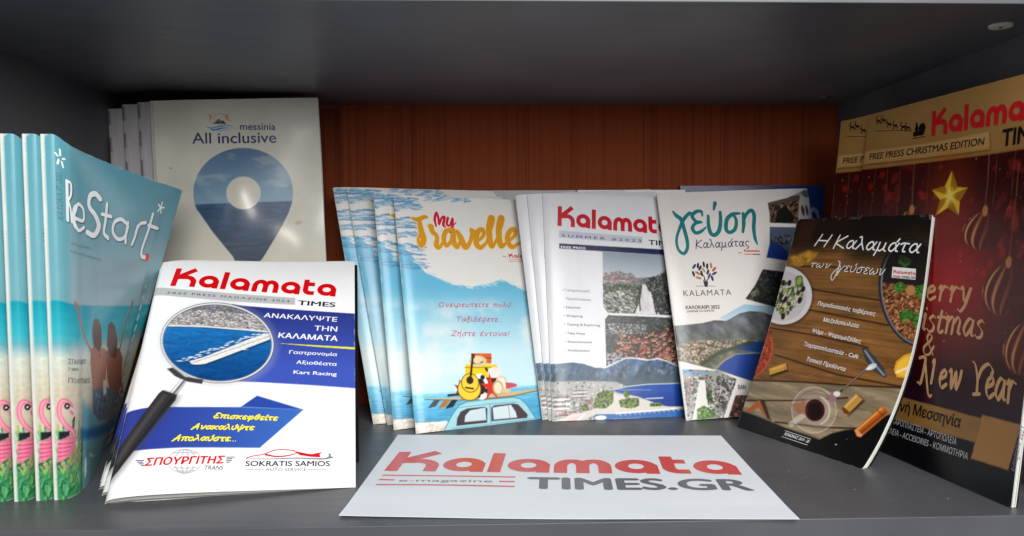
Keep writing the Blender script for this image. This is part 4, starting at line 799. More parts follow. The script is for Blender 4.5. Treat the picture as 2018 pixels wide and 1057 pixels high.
p4 = a.mp(T(B3((262, 560), (560, 575), (700, 640), (590, 960), (310, 970)))); a.put(p4, rgb(140, 140, 134)); a.poly(T(B3((262, 560), (330, 575), (430, 590), (500, 590), (500, 600), (266, 600))), rgb(96, 150, 206))
a.town(p4*np.clip((a.Y-T(B3((400, 600)))[0][1])/1, 0, 1), 130, 56, .8, 1.5, .1, .5); a.scatter(p4, 260, 560, .4, 1.3, [rgb(50, 62, 46), rgb(40, 44, 42), rgb(84, 90, 80)]); a.poly(T(B3((400, 650), (445, 650), (480, 960), (345, 965))), rgb(214, 212, 206), clip=p4); a.scatter(a.mp(T(B3((540, 610), (680, 655), (600, 900), (530, 780)))), 200, 57, .5, 1.6, [rgb(66, 56, 56), rgb(30, 30, 32), rgb(170, 166, 164)], rect=True, rot=.5); a.scatter(a.mp(T(B3((380, 880), (440, 850), (530, 910), (520, 965), (380, 965)))), 160, 58, .5, 1.4, [rgb(80, 120, 50), rgb(50, 84, 34), rgb(120, 150, 80)]); a.scatter(a.mp(T(B3((450, 700), (500, 740), (510, 830), (460, 830)))), 60, 59, .5, 1.3, [rgb(50, 74, 34), rgb(30, 44, 24)])
a.scatter(a.mp(T(B3((270, 640), (340, 650), (320, 900), (300, 900)))), 90, 60, .5, 1.4, [rgb(80, 84, 80), rgb(180, 120, 110), rgb(50, 60, 50)])
a.poly(T(B3((690, 770), (900, 770), (900, 1000), (630, 960))), rgb(70, 50, 44)); a.scatter(a.mp(T(B3((690, 770), (900, 770), (900, 1000), (630, 960)))), 90, 61, .6, 1.8, [rgb(120, 70, 60), rgb(40, 26, 24), rgb(150, 110, 96)])
bge.build(a, back=rgb(210, 206, 204), layers=3, white_spine=0.5)
k = Ink(); TE = rgb(18, 118, 122)
def sw(bk, ink, C, pts, w, c, n=8, lift=None): p = catmull(bk.tr(C(*pts)), n); ink.ribbon(p, np.interp(np.linspace(0, 1, len(p)), np.linspace(0, 1, len(w)), w), c, 'round', lift)
for pts, w in (([(195, 285), (225, 320), (262, 350), (285, 420), (312, 520), (315, 590), (285, 635), (240, 600), (225, 520), (245, 440), (285, 350), (330, 300), (345, 295)], [2, 4.4, 4.6, 4.2, 4, 3.6, 3.6, 3, 3, 3.2, 4, 3.6, 2]),
               ([(440, 320), (430, 285), (390, 285), (355, 320), (385, 365), (430, 372), (380, 385), (358, 425), (385, 462), (430, 450), (470, 415)], [2, 3.4, 4, 4.2, 3.6, 2.6, 3.6, 4, 4, 3.6, 1.6]), ([(488, 320), (492, 400), (510, 465), (545, 480), (580, 440), (592, 360), (588, 290)], [3, 4, 4.4, 4.4, 4.4, 4, 3.4]), ([(545, 215), (535, 268)], [4.4, 2.4]),
               ([(750, 300), (690, 308), (645, 350), (638, 430), (668, 458), (712, 430), (722, 360), (700, 312)], [2.6, 4.4, 4.4, 4.2, 4, 4, 3.6, 3]), ([(780, 300), (785, 380), (778, 455)], [3.4, 4.4, 3]), ([(780, 370), (812, 300), (850, 275), (872, 320), (868, 420), (880, 510), (900, 560)], [2.6, 3.6, 4.2, 4.4, 4.2, 3.6, 1.4])): sw(bge, k, B2, pts, w, TE)
bge.ink('title_lettering', k)
k = Ink(); NV = rgb(24, 30, 84); hand(k, bge, 'Καλαμάτας', B2((385, 590), (830, 572)), 6.0, 0.95, NV, slant=0.12, seed=3)
text(k, bge, 'by', B2((742, 632), (772, 632)), 1.8, (0.1, 0.1, 0.12)); masthead(k, bge, 'Kalamata', B2((788, 622), (918, 622)), 2.2, RED); k.ribbon(T(B2((790, 640), (850, 640))), 0.8, RED); k.ribbon(T(B2((856, 640), (920, 642))), 1.0, rgb(110, 40, 50)); bge.ink('subtitle_lettering', k)
k = Ink()
for x, y, r_, c in ((372, 742, -50, NV), (403, 735, -75, (0.1, 0.11, 0.2)), (420, 755, -60, NV), (452, 725, 90, NV), (480, 740, -80, (0.1, 0.1, 0.14)), (512, 735, 90, rgb(180, 120, 60)), (538, 765, -45, rgb(176, 70, 50)), (366, 803, 80, (0.1, 0.1, 0.14)), (403, 798, 35, rgb(176, 110, 70)), (434, 800, 85, (0.12, 0.1, 0.12)), (450, 772, 60, rgb(190, 150, 80)), (486, 788, -65, NV), (540, 800, -25, rgb(50, 50, 110)), (498, 820, -60, rgb(60, 56, 120)), (522, 840, 80, (0.14, 0.12, 0.2)), (408, 837, 20, rgb(180, 120, 70))):
    c0 = T(B2((x, y)))[0]; q = R(r_); L_ = 3.4; pts = [(c0[0]+L_*math.cos(t)*math.cos(q)-1.35*math.sin(t)*math.sin(q), c0[1]+L_*math.cos(t)*math.sin(q)+1.35*math.sin(t)*math.cos(q)) for t in np.linspace(0, 2*math.pi, 10, endpoint=False)]; k.fill(pts, c, 0.02)
for pts in ([(470, 905), (462, 860), (455, 830), (440, 805)], [(472, 905), (478, 860), (500, 835)], [(466, 905), (456, 880), (448, 855)], [(476, 905), (486, 870)]): sw(bge, k, B2, pts, [2.0, 1.2, .6], (0.1, 0.1, 0.12))
k.ribbon(T(B2((385, 907), (470, 904), (553, 907))), 0.4, (0.1, 0.1, 0.12)); text(k, bge, 'KALAMATA', B2((285, 990), (683, 980)), 6.6, rgb(70, 68, 72), -0.004, spacing=1.2); bge.ink('tree_emblem', k)
k = Ink(); text(k, bge, 'ΚΑΛΟΚΑΙΡΙ 2022', B3((292, 80), (563, 74)), 3.7, (0.1, 0.1, 0.12), 0.03); text(k, bge, 'ΔΙΑΝΕΜΕΤΑΙ ΔΩΡΕΑΝ', B3((298, 106), (518, 99)), 2.1, (0.2, 0.2, 0.22), 0.012); text(k, bge, 'ΒΑΝ', B3((712, 722), (770, 722)), 4.4, (0.12, 0.12, 0.14), 0.03); bge.ink('date_lettering', k)

# ------------------------------------------------------------------ tasting booklet with the wooden table
def FFD(u, v):
    u = np.asarray(u, float); v = np.asarray(v, float); s = np.clip(u/0.148, 0, 1.05); q = np.clip(v/0.212, 0, 1.0)
    return np.stack([u, v, -0.019*(0.22+0.78*s)*np.sin(math.pi*q**0.82)], -1)
MFD = pose(0.2202, 0.2408, -68.7, 20.4, 0)
bfd = Book('food_booklet', 0.148, 0.212, 0.0048, MFD, FFD)
GRF = 'dark food booklets propped on the right'
bfd.make_root('bowed dark booklet with white Greek title over a wooden table of food, front copy', 'booklet', GRF)
a = Art(bfd.w, bfd.h, 0.55, rgb(112, 76, 40)); T = bfd.tr
wn = vnoise(a.X, a.Y+0.03*a.X, 60, 1.8, 3, 5); wn2 = vnoise(a.X, a.Y, 25, 9, 5, 3); a.I = np.clip(a.I*(0.62+0.5*wn+0.45*wn2)[..., None], 0, 1)
low = a.mp(T(B5((60, 345), (480, 350), (900, 378), (1300, 400), (1500, 1100), (-100, 1100)))); a.put(low, np.clip((rgb(150, 132, 104)*(0.6+0.65*vnoise(a.X, a.Y, 40, 4, 9, 5))[..., None]), 0, 1)); a.scatter(low*np.clip((150-a.X)/1, 0, 1), 90, 70, .5, 1.4, [rgb(120, 90, 60), rgb(176, 160, 130)], asp=4, rot=.02, a=.3)
for P_ in (B4((560, 430), (800, 430), (1230, 500)), B4((650, 612), (900, 655), (1190, 700)), B4((600, 770), (900, 830), (1260, 900)), B4((290, 918), (700, 985), (1100, 1080)), B5((330, 150), (800, 300), (1280, 390)), B5((150, 340), (480, 350), (900, 378), (1280, 395)), B5((100, 490), (440, 490), (870, 470)), B5((330, 650), (700, 690), (1000, 700))):
    a.line(T(P_), 1.5, rgb(34, 18, 10), .85, soft=1.2); a.line(T([(x, y+1.3) for x, y in P_]), 0.6, rgb(150, 108, 64), .35)
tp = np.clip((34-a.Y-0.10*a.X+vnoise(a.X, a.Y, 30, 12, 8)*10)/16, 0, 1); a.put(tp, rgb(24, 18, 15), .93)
yc = a.poly(T(B4((470, 420), (480, 350), (540, 330), (620, 300), (700, 320), (660, 380), (560, 428))), rgb(176, 130, 40), .85, soft=3); a.mott(yc, .4, 4, 3, 3)
a.poly(T(B4((520, 210), (570, 60), (700, 60), (600, 300), (520, 330))), rgb(60, 34, 24), .6, soft=6)
# plate of salad on the left
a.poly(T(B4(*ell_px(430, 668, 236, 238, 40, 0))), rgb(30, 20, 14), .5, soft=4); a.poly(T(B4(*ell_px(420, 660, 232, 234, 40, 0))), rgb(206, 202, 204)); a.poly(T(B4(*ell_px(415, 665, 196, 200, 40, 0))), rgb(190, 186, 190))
sal = a.mp(T(B4((380, 600), (430, 540), (500, 560), (520, 500), (570, 510), (590, 620), (570, 720), (500, 760), (440, 850), (380, 800), (340, 740))), 2); a.scatter(sal, 170, 71, .8, 2.4, [rgb(110, 130, 50), rgb(150, 160, 80), rgb(60, 80, 34), rgb(56, 36, 46), rgb(96, 120, 60), rgb(200, 200, 150)]); a.blob(*T(B4((548, 545)))[0], 4.4, 5.5, rgb(80, 110, 40)); a.blob(*T(B4((548, 545)))[0], 2.8, 3.8, rgb(140, 160, 90))
for q in ((580, 610), (552, 700), (420, 560), (470, 560), (420, 830), (400, 670), (440, 690)): a.blob(*T(B4(q))[0], 2.4, 3.0, rgb(40, 24, 34))
# tomato plate edge lower left
tm = T(B4((230, 1040), (285, 915), (335, 960))+B5((290, 0), (312, 60), (300, 170), (240, 265), (160, 330), (120, 335), (200, 100))); m = a.poly(tm, rgb(150, 58, 36)); a.mott(m, .3, 4, 4, 3); a.line(T(B5((300, 20), (312, 90), (290, 190), (240, 265), (160, 332))), 1.3, rgb(190, 84, 54)); a.scatter(m, 60, 74, .5, 1.3, [rgb(190, 80, 50), rgb(110, 30, 20)])
# dark pan of rice on the right
a.poly(T(B4(*ell_px(1480, 640, 292, 440, 60, -10))), rgb(40, 42, 48)); a.poly(T(B4(*ell_px(1485, 640, 278, 425, 60, -10))), rgb(120, 124, 132)); pan_ = a.poly(T(B4(*ell_px(1490, 640, 270, 415, 60, -10))), rgb(36, 30, 24))
pan2 = pan_*np.clip((a.Y-50)/14, 0, 1); a.scatter(pan2, 1100, 72, .35, 1.1, [rgb(176, 108, 60), rgb(140, 76, 44), rgb(206, 150, 100), rgb(60, 40, 26), rgb(96, 56, 34)], asp=1.8, a=.85)
for P_ in (B4((1290, 590), (1370, 540), (1400, 600), (1340, 650)), B4((1470, 600), (1560, 560), (1570, 640), (1500, 700)), B4((1340, 800), (1440, 760), (1480, 830), (1380, 880)), B4((1450, 820), (1570, 760), (1560, 940), (1460, 900)), B4((1360, 330), (1460, 380), (1400, 440), (1340, 400))): a.scatter(a.mp(T(P_)), 60, 73, .8, 2.0, [rgb(56, 104, 34), rgb(34, 70, 26), rgb(90, 140, 56)], a=.9)
a.blob(*T(B4((1440, 620)))[0], 4.2, 4.2, rgb(176, 130, 74))
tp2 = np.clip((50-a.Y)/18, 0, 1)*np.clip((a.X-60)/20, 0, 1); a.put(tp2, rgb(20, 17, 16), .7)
# cork, corkscrew, lemon, glass
def shaded(P_, c, hi): m = a.poly(T(P_), c); return m
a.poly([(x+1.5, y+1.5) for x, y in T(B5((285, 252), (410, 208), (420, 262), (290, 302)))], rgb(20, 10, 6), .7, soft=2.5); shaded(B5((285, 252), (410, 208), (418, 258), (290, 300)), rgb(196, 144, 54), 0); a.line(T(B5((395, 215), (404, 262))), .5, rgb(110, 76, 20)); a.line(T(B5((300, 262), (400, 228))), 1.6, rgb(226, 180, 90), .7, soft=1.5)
a.line(T(B5((1000, 260), (820, 420))), 1.9, rgb(60, 44, 42)); a.line(T(B5((1010, 250), (835, 405))), 0.5, rgb(190, 180, 176)); a.poly(T(B5((975, 100), (1000, 92), (1080, 170), (1140, 250), (1162, 318), (1135, 318), (1060, 262), (1000, 190))), rgb(56, 60, 66)); a.line(T(B5((1000, 120), (1070, 220), (1140, 300))), 1.5, rgb(150, 158, 166), soft=1.4); a.blob(*T(B5((1050, 238)))[0], 4.4, 2.6, rgb(206, 210, 214), rot=-.6); a.blob(*T(B5((1030, 250)))[0], 3.0, 1.2, rgb(240, 240, 244), rot=-.6)
a.poly(T(B5((1214, 260), (1230, 200), (1290, 150), (1360, 130), (1420, 150), (1380, 310), (1290, 322), (1235, 315))), rgb(226, 160, 40)); a.poly(T(B5((1228, 262), (1245, 210), (1300, 165), (1370, 150), (1370, 300), (1290, 308), (1245, 300))), rgb(246, 190, 60)); a.line(T(B5((1232, 280), (1330, 240))), 1.8, rgb(252, 236, 190))
a.poly(T(B5(*ell_px(620, 560, 168, 172, 50, 0))), rgb(190, 176, 164), .30, soft=2); a.line(np.vstack([T(B5(*ell_px(620, 560, 166, 170, 50, 0)))]), .8, rgb(226, 214, 206), .6); a.line(T(B5(*ell_px(628, 565, 148, 152, 30, 0, 200, 330))), .9, rgb(120, 70, 80), .6)
a.poly(T(B5(*ell_px(640, 560, 112, 118, 40, 0))), rgb(176, 150, 136), .45); a.poly(T(B5(*ell_px(626, 562, 74, 82, 40, 0))), rgb(52, 18, 20)); a.poly(T(B5(*ell_px(626, 570, 52, 60, 40, 0))), rgb(26, 8, 10)); a.line(T(B5(*ell_px(640, 565, 96, 104, 20, 0, 290, 430))), 1.5, rgb(226, 206, 200), .8); a.poly(T(B5((530, 580), (560, 610), (450, 690), (425, 660))), rgb(214, 204, 196), .65, soft=1.5); a.blob(*T(B5((760, 465)))[0], 4.0, 4.5, rgb(150, 110, 120)); a.blob(*T(B5((790, 440)))[0], 3.4, 2.4, rgb(226, 222, 222)); a.poly(T(B5((450, 520), (560, 490), (560, 590), (500, 590))), rgb(150, 90, 60), .7, soft=2)
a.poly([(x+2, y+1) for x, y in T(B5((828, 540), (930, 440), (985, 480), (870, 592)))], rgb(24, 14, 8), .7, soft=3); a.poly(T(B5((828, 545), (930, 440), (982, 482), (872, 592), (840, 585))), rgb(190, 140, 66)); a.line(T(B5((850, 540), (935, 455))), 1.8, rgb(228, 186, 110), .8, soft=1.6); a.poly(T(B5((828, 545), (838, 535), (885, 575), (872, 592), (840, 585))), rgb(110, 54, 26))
ter = T(B5((105, 575), (210, 485), (250, 500), (285, 590), (250, 600), (205, 540), (130, 590))); a.poly(ter, rgb(170, 86, 46)); a.poly(T(B5((215, 480), (250, 490), (300, 640), (270, 620))), rgb(30, 20, 16), .85, soft=2)
# black foot with the torn edge, bottle neck, dust
ft = a.mp(T(B5((40, 560), (90, 570), (180, 600), (320, 655), (400, 690), (560, 745), (660, 780), (750, 735), (850, 710), (1000, 690), (1160, 600), (1300, 560), (1400, 1200), (-100, 1200))), 2); a.put(ft, rgb(12, 12, 14))
a.poly(T(B5((920, 712), (1100, 545), (1130, 530), (1172, 565), (1168, 590), (968, 762), (940, 755))), rgb(176, 92, 30)); a.line(T(B5((955, 740), (1150, 580))), 2.0, rgb(120, 50, 14), .9, soft=2); a.line(T(B5((935, 712), (1125, 548))), 1.8, rgb(236, 160, 80), .9, soft=1.6); a.line(T(B5((1088, 560), (1140, 606))), .6, rgb(90, 40, 14)); a.poly(T(B5((922, 710), (935, 700), (980, 745), (968, 762), (940, 755))), rgb(222, 150, 90))
a.blob(*T(B5((783, 817)))[0], .9, .5, rgb(220, 220, 220)); a.blob(*T(B5((865, 778)))[0], .8, .4, rgb(90, 90, 90))
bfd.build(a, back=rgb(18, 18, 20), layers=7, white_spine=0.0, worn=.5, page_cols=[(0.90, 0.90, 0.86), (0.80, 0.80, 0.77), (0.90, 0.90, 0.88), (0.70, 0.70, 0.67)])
k = Ink(); WH = (0.90, 0.90, 0.90)
for s_, p, q in (('Η', (672, 262), (772, 272)), ('Καλαμάτα', (822, 280), (1505, 322))): hand(k, bfd, s_, B4(p, q), 7.6, 1.35, WH, slant=0.18, gap=0.12)
bfd.ink('title_lettering', k)
k = Ink(); hand(k, bfd, 'των', B4((630, 432), (785, 442)), 4.2, 0.65, WH, slant=0.3); hand(k, bfd, 'γεύσεων', B4((850, 462), (1220, 502)), 5.6, 0.65, WH, slant=0.25, gap=0.1); sw(bfd, k, B4, [(862, 385), (876, 400), (850, 480), (820, 535), (806, 530), (812, 490), (870, 430)], [0.6, .9, .9, .7, .7, .7, .6], WH)
for w, p, q in (('Παραδοσιακές ταβέρνες', (695, 738), (1155, 825)), ('Μεζεδοπωλεία', (740, 868), (1022, 920)), ('Ψάρι - Ψαρομεζέδες', (650, 955), (1040, 1045))): text(k, bfd, w, B4(p, q), 3.7, WH, 0.012, 0.1)
for w, p, q in (('Ζαχαροπλαστεία - Café', (540, 80), (945, 178)), ('Τοπικά Προϊόντα', (560, 192), (850, 272))): text(k, bfd, w, B5(p, q), 3.7, WH, 0.012, 0.1)
k.ribbon(T(B5((405, 714), (598, 778))), .35, WH); k.ribbon(T(B5((380, 758), (572, 822))), .35, WH); text(k, bfd, 'ΧΕΙΜΩΝΑΣ 2019 - 20', B5((395, 745), (578, 806)), 2.6, WH, 0.02, 0.2); bfd.ink('list_lettering', k)
k = Ink(); k.fill(T(B4((1297, 432), (1485, 448), (1480, 536), (1290, 518))), WH, 0.0); masthead(k, bfd, 'Kalamata', B4((1303, 484), (1478, 497)), 2.2, rgb(206, 30, 40), lift=.1)
text(k, bfd, 'TIMES.GR', B4((1368, 523), (1476, 530)), 2.1, (0.1, 0.1, 0.1), 0.02, lift=.1); k.ribbon(T(B4((1300, 503), (1362, 509))), .8, rgb(200, 90, 96), lift=.1); k.ribbon(T(B4((1300, 513), (1362, 519))), .5, rgb(200, 60, 70), lift=.1); bfd.ink('publisher_badge', k)
bfd.copy(shifted(pose(0.2202, 0.2408, -69.5, 19.4, 0), 0.0060, 0.0055), 'dark food booklet tucked behind the bowed wooden-table one, white page edge showing', only=('cover', 'pages'))
# ------------------------------------------------------------------ Christmas edition against the right wall
MXM = pose(0.3053, 0.2211, -83.2, 6.3, 0)
def FXM(u, v):
    u = np.asarray(u, float); v = np.asarray(v, float)
    return np.stack([u, v, -0.010*np.sin(math.pi*np.clip(u/.21, 0, 1))*np.sin(math.pi*np.clip(v/.297, 0, 1))], -1)
bxm = Book('christmas_magazine', 0.210, 0.297, 0.0050, MXM, FXM)
GRX = 'christmas editions standing against the right side panel'
bxm.make_root('tall red and gold Christmas magazine with star and baubles, front copy by the right panel', 'magazine', GRX)
a = Art(bxm.w, bxm.h, 0.8, rgb(54, 9, 9)); T = bxm.tr
r2 = np.hypot((a.X-120)/95, (a.Y-150)/75); g_ = np.clip(1-r2, 0, 1)[..., None]; a.I = a.I*(1-g_)+rgb(182, 20, 20)*g_
dkb = np.clip((a.Y-205)/30, 0, 1); a.put(dkb, rgb(40, 14, 30), .85)
tl = T(B6((-100, 640), (85, 625), (330, 602), (700, 560), (1299, 478), (1700, 420))); gold = a.mp(np.vstack([[[-20, -20]], [[-20, tl[1][1]]], tl, [[240, tl[-1][1]], [240, -20]]]))
brn = a.mp(np.vstack([tl, [[240, 95]], [[-20, 95]]]), 2); 
rx = np.random.RandomState(61)
for q in range(34):          # pine sprigs hanging behind the baubles
    x, y = (rx.normal(42, 12) if rx.rand() < .5 else rx.normal(178, 16)), rx.uniform(48, 135); an = rx.uniform(.4, 2.7); L0 = rx.uniform(9, 20); cc = [rgb(140, 36, 34), rgb(110, 24, 24), rgb(170, 52, 44)][rx.randint(3)]
    for t in np.linspace(0, 1, 15):
        px_, py_ = x+L0*t*math.cos(an), y+L0*t*math.sin(an)
        for sg in (-1, 1): l = 5.5*(1-.6*t); a.line([(px_, py_), (px_+l*math.cos(an+sg*.75), py_+l*math.sin(an+sg*.75))], .45, cc, .6, soft=.6)
for q in range(170): x, y = rx.uniform(5, 205), rx.uniform(46, 200); a.blob(x, y, *(rx.uniform(.25, .7),)*2, [rgb(226, 150, 80), rgb(206, 60, 50), rgb(246, 200, 130)][rx.randint(3)], rx.uniform(.3, .8))
for q in range(26): rs_ = np.random.RandomState(900+q); a.blob(rs_.uniform(10, 200), rs_.uniform(50, 150), *(rs_.uniform(1.4, 3.6),)*2, rgb(196, 30, 34), .5, soft=2.5)
for x in (18, 34, 50, 66, 84, 150, 158, 176, 196): a.line([(x, 40), (x-1.5, 108 if x < 140 else 90)], .5, rgb(150, 96, 60), .7)
a.grad(gold, rgb(176, 134, 78), rgb(158, 114, 60), 10, 60, .8, 3, 60, 40)
pl_ = T(B6((330, 492), (700, 445), (1085, 372), (1090, 480), (700, 530), (320, 572))); a.poly([(x+.8, y+1.2) for x, y in pl_], rgb(90, 56, 20), .7, soft=2.5); a.grad(a.mp(pl_), rgb(192, 152, 92), rgb(168, 126, 70), 40, 60); a.line(list(tl), .8, rgb(150, 104, 50), .7)
# star
c0, n_ = T(B6((845, 765)))[0], 10; out = []
tips = T(B6((858, 612), (955, 716), (900, 885), (757, 886), (735, 728))); inn = T(B6((893, 712), (905, 800), (832, 838), (785, 790), (815, 705)))
for i in range(5): out += [tips[i], inn[i]]
a.blob(c0[0], c0[1], 26, 30, rgb(180, 60, 10), .35, soft=22)
for i in range(10): a.poly([c0, out[i], out[(i+1) % 10]], rgb(232, 190, 50) if i % 2 else rgb(168, 112, 14), soft=.5)
a.blob(c0[0], c0[1], 5, 6, rgb(255, 232, 110), .8, soft=5)
# baubles with twisted ribs
def bauble(P_, cx, cy, rx, ry, rot=0):
    e_ = T(P_(*ell_px(cx, cy, rx, ry, 30, rot))); m = a.poly(e_, rgb(80, 20, 16)); c = e_.mean(0); w = np.ptp(e_[:, 0])/2; h = np.ptp(e_[:, 1])/2
    U = np.clip((a.X-c[0])/w, -1, 1); V = (a.Y-c[1])/h; ang = np.arcsin(np.clip(U/np.sqrt(np.clip(1-V*V, .05, 1)), -1, 1)); st = np.clip(0.5+0.5*np.sin(ang*11+V*3.2), 0, 1); lit = np.clip(0.42-0.95*U, 0, 1)
    a.I = a.I*(1-m[..., None])+m[..., None]*np.clip(rgb(82, 18, 16)+(rgb(240, 168, 96)-rgb(82, 18, 16))*((st**3)*lit)[..., None], 0, 1)
    t = c+np.array([w*.05, -h*1.08]); a.blob(t[0], t[1], 3.0, 4.2, rgb(190, 130, 76)); a.line([t, (t[0]+1, t[1]-70)], .6, rgb(170, 110, 70), .8)
bauble(B6, 1045, 985, 122, 118); bauble(B7, 870, 350, 130, 165, 25); bauble(B7, 990, 710, 128, 165, 20); bauble(B6, 605, 905, 60, 50)
a.I = np.where(gold[..., None] > .98, a.I, a.I)
gb = T(B8((100, 110), (270, 148), (500, 208), (780, 285), (740, 440), (500, 375), (215, 285), (60, 240))); a.grad(a.mp(gb), rgb(196, 148, 84), rgb(176, 128, 66), 225, 250, .6, 5, 50, 30)
bk_ = T(B8((0, 215), (215, 287), (500, 375), (740, 440), (1300, 590), (1300, 1300), (-200, 1300), (-200, 150))); a.poly(bk_, rgb(14, 14, 20), soft=1.5); a.poly(gb, rgb(160, 116, 60)); a.mott(a.mp(gb), .12, 40, 20, 6)
a.poly(T(B8((785, 258), (1040, 325), (955, 622), (712, 545))), rgb(178, 126, 68)); a.line(T(B8((785, 258), (712, 545), (955, 622))), .5, rgb(150, 100, 50))
bxm.build(a, worn=.25, back=rgb(60, 10, 12), layers=7, page_cols=[(0.90, 0.90, 0.88), (0.78, 0.78, 0.76), (0.92, 0.92, 0.9), (0.68, 0.68, 0.66)])
k = Ink(); masthead(k, bxm, 'Kalama', B6((735, 400), (1299, 300)), capmm(bxm, *B6((870, 390), (870, 275))), rgb(204, 28, 36), gap=.22); b_ = T(B6((735, 400), (1299, 300))); d_ = (b_[1]-b_[0]); masthead(k, None, 'ta', [b_[1]+d_*.035, b_[1]+d_*.32], capmm(bxm, *B6((870, 390), (870, 275))), rgb(204, 28, 36), gap=.22); bxm.ink('masthead_lettering', k)
k = Ink(); text(k, bxm, 'FREE PRESS CHRISTMAS EDITION', B6((352, 545), (1053, 452)), 5.8, rgb(46, 34, 28), 0.012, 0.1); text(k, bxm, 'TIM', B6((1165, 462), (1330, 435)), 12.5, rgb(30, 22, 20), 0.03)
bxm.ink('edition_lettering', k)
k = Ink()
def deer(x, y, s, c=(0.07, 0.05, 0.05)):
    def L(pts, w): k.ribbon([(x+px*s, y-py*s) for px, py in pts], w*s, c, lift=.02)
    L([(-2.2, 2.2), (2.2, 2.2)], 1.9); L([(-2.0, 2.4), (-3.4, 4.4)], 1.2); L([(-3.2, 4.4), (-4.6, 3.8)], 1.1); L([(-3.4, 4.8), (-3.0, 7.4)], .5); L([(-3.2, 6.0), (-4.4, 7.4)], .45); L([(-3.2, 5.6), (-1.8, 6.6)], .45)
    L([(-1.9, 1.6), (-3.8, -.2)], .6); L([(-1.4, 1.4), (-2.6, -1.4)], .6); L([(1.9, 1.6), (3.6, -.4)], .6); L([(1.6, 1.5), (2.4, -1.6)], .6)
for q in ((410, 322), (440, 315), (475, 340), (512, 350), (560, 358), (590, 362)): p = T(B6(q))[0]; deer(p[0], p[1], .95)
p = T(B6((655, 375)))[0]
SL = (0.07, 0.05, 0.05); k.fill([(p[0]-7, p[1]-1), (p[0]-6, p[1]+3), (p[0]+6, p[1]+3), (p[0]+8, p[1]-2), (p[0]+3, p[1]-1.5), (p[0]-2, p[1]-.5)], SL); k.fill([(p[0]+4+4.2*math.cos(t), p[1]-3+4.0*math.sin(t)) for t in np.linspace(0, 2*math.pi, 14, endpoint=False)], SL, .04); k.fill([(p[0]-2.5+2.0*math.cos(t), p[1]-3+3.2*math.sin(t)) for t in np.linspace(0, 2*math.pi, 12, endpoint=False)], SL, .06); k.fill([(p[0]-2.7+1.3*math.cos(t), p[1]-7+1.3*math.sin(t)) for t in np.linspace(0, 2*math.pi, 10, endpoint=False)], SL, .08); k.ribbon([(p[0]-8, p[1]+4.6), (p[0]+8, p[1]+4.6)], .6, SL); k.ribbon([(p[0]-4, p[1]+3), (p[0]-4, p[1]+4.6)], .5, SL); k.ribbon([(p[0]+4, p[1]+3), (p[0]+4, p[1]+4.6)], .5, SL)
k.ribbon([(p[0]-8, p[1]-2), (p[0]-26, p[1]-5), (p[0]-60, p[1]-9)], .35, (0.1, 0.07, 0.06))
bxm.ink('sleigh_silhouette', k)
k = Ink(); GD = rgb(218, 166, 116); nb = (35, .22)
hand(k, bxm, 'Merry', B7((250, 398), (662, 425)), 11.5, 3.1, GD, slant=.05, nib=nb); hand(k, bxm, 'Christmas', B7((130, 560), (735, 645)), 13.0, 3.1, GD, slant=.05, nib=nb, gap=.1); hand(k, bxm, '&', B7((365, 742), (435, 752)), 12, 2.4, GD, nib=nb)
hand(k, bxm, 'New', B7((345, 915), (600, 965)), 14.0, 3.3, GD, nib=nb); hand(k, bxm, 'Year', B7((655, 990), (935, 1040)), 15.0, 3.3, GD, nib=nb, gap=.02); bxm.ink('greeting_lettering', k)
k = Ink(); text(k, bxm, 'Φωτινή Μεσσηνία', B8((100, 195), (640, 345)), 8.6, rgb(26, 18, 14), .018, spacing=.95); text(k, bxm, 'ΖΑΧΑΡΟΠΛΑΣΤΕΙΑ - ΑΡΤΟΠΩΛΕΙΑ', B8((160, 305), (615, 458)), 5.0, rgb(200, 196, 200), 0.0); text(k, bxm, 'ΚΑΦΕΠΩΛΕΙΑ - ACCESORIES - ΚΟΜΜΩΤΗΡΙΑ', B8((60, 345), (690, 555)), 5.0, rgb(200, 196, 200), 0.0)
text(k, bxm, 'e-magazine 2023', B8((1000, 635), (1068, 345)), 5.2, rgb(150, 140, 150), 0.0, 0.1); bxm.ink('footer_lettering', k)
bxm.copy(pose(0.2975, 0.2541, -76, 6.3, 0), 'tall Christmas magazine behind the front one, gold corner with reindeer peeping out on the left', only=('cover', 'pages', 'edition_lettering', 'sleigh_silhouette'))

# ------------------------------------------------------------------ big brochure with the map pin, at the back left
def posem(x, y, z, yaw, lean, roll): return pose(x, y, yaw, lean, roll, z)
MMS = posem(-0.3347, 0.2757, 0.0857, 5.77, 1.0, 2.2)
def FMS(u, v):
    u = np.asarray(u, float); v = np.asarray(v, float)
    return np.stack([u, v, 0.0007*np.sin(u*38+v*22)*np.sin(v*24)+0.0004*np.sin(u*70-v*31)+0.002*np.sin(np.clip(u/.158, 0, 1)*math.pi)], -1)
bms = Book('travel_brochure', 0.158, 0.232, 0.0075, MMS, FMS)
GRM = 'cream brochures with a map pin, stacked at the back left'
bms.make_root('large cream brochure with a blue sea map pin logo, front copy with glossy dented cover', 'brochure', GRM)
a = Art(bms.w, bms.h, 0.7, rgb(198, 195, 182)); T = bms.tr
a.mott(np.ones_like(a.X), .05, 40, 40, 3); rs = np.random.RandomState(4)
ctr = (820, 620)
pin = [(820+290*math.cos(t), 648-262*math.sin(t)) for t in np.linspace(R(-22), R(202), 50)]; pin = pin+[(560, 755), (640, 870), (760, 1017), (820, 1150), (935, 1025), (1040, 850), (1085, 760)]
pt = T(A3(*pin)); hole = a.mp(T(A3(*ell_px(822, 648, 100, 95, 40)))); pm = a.mp(pt)*(1-hole); hy = T(A3((820, 704)))[0][1]
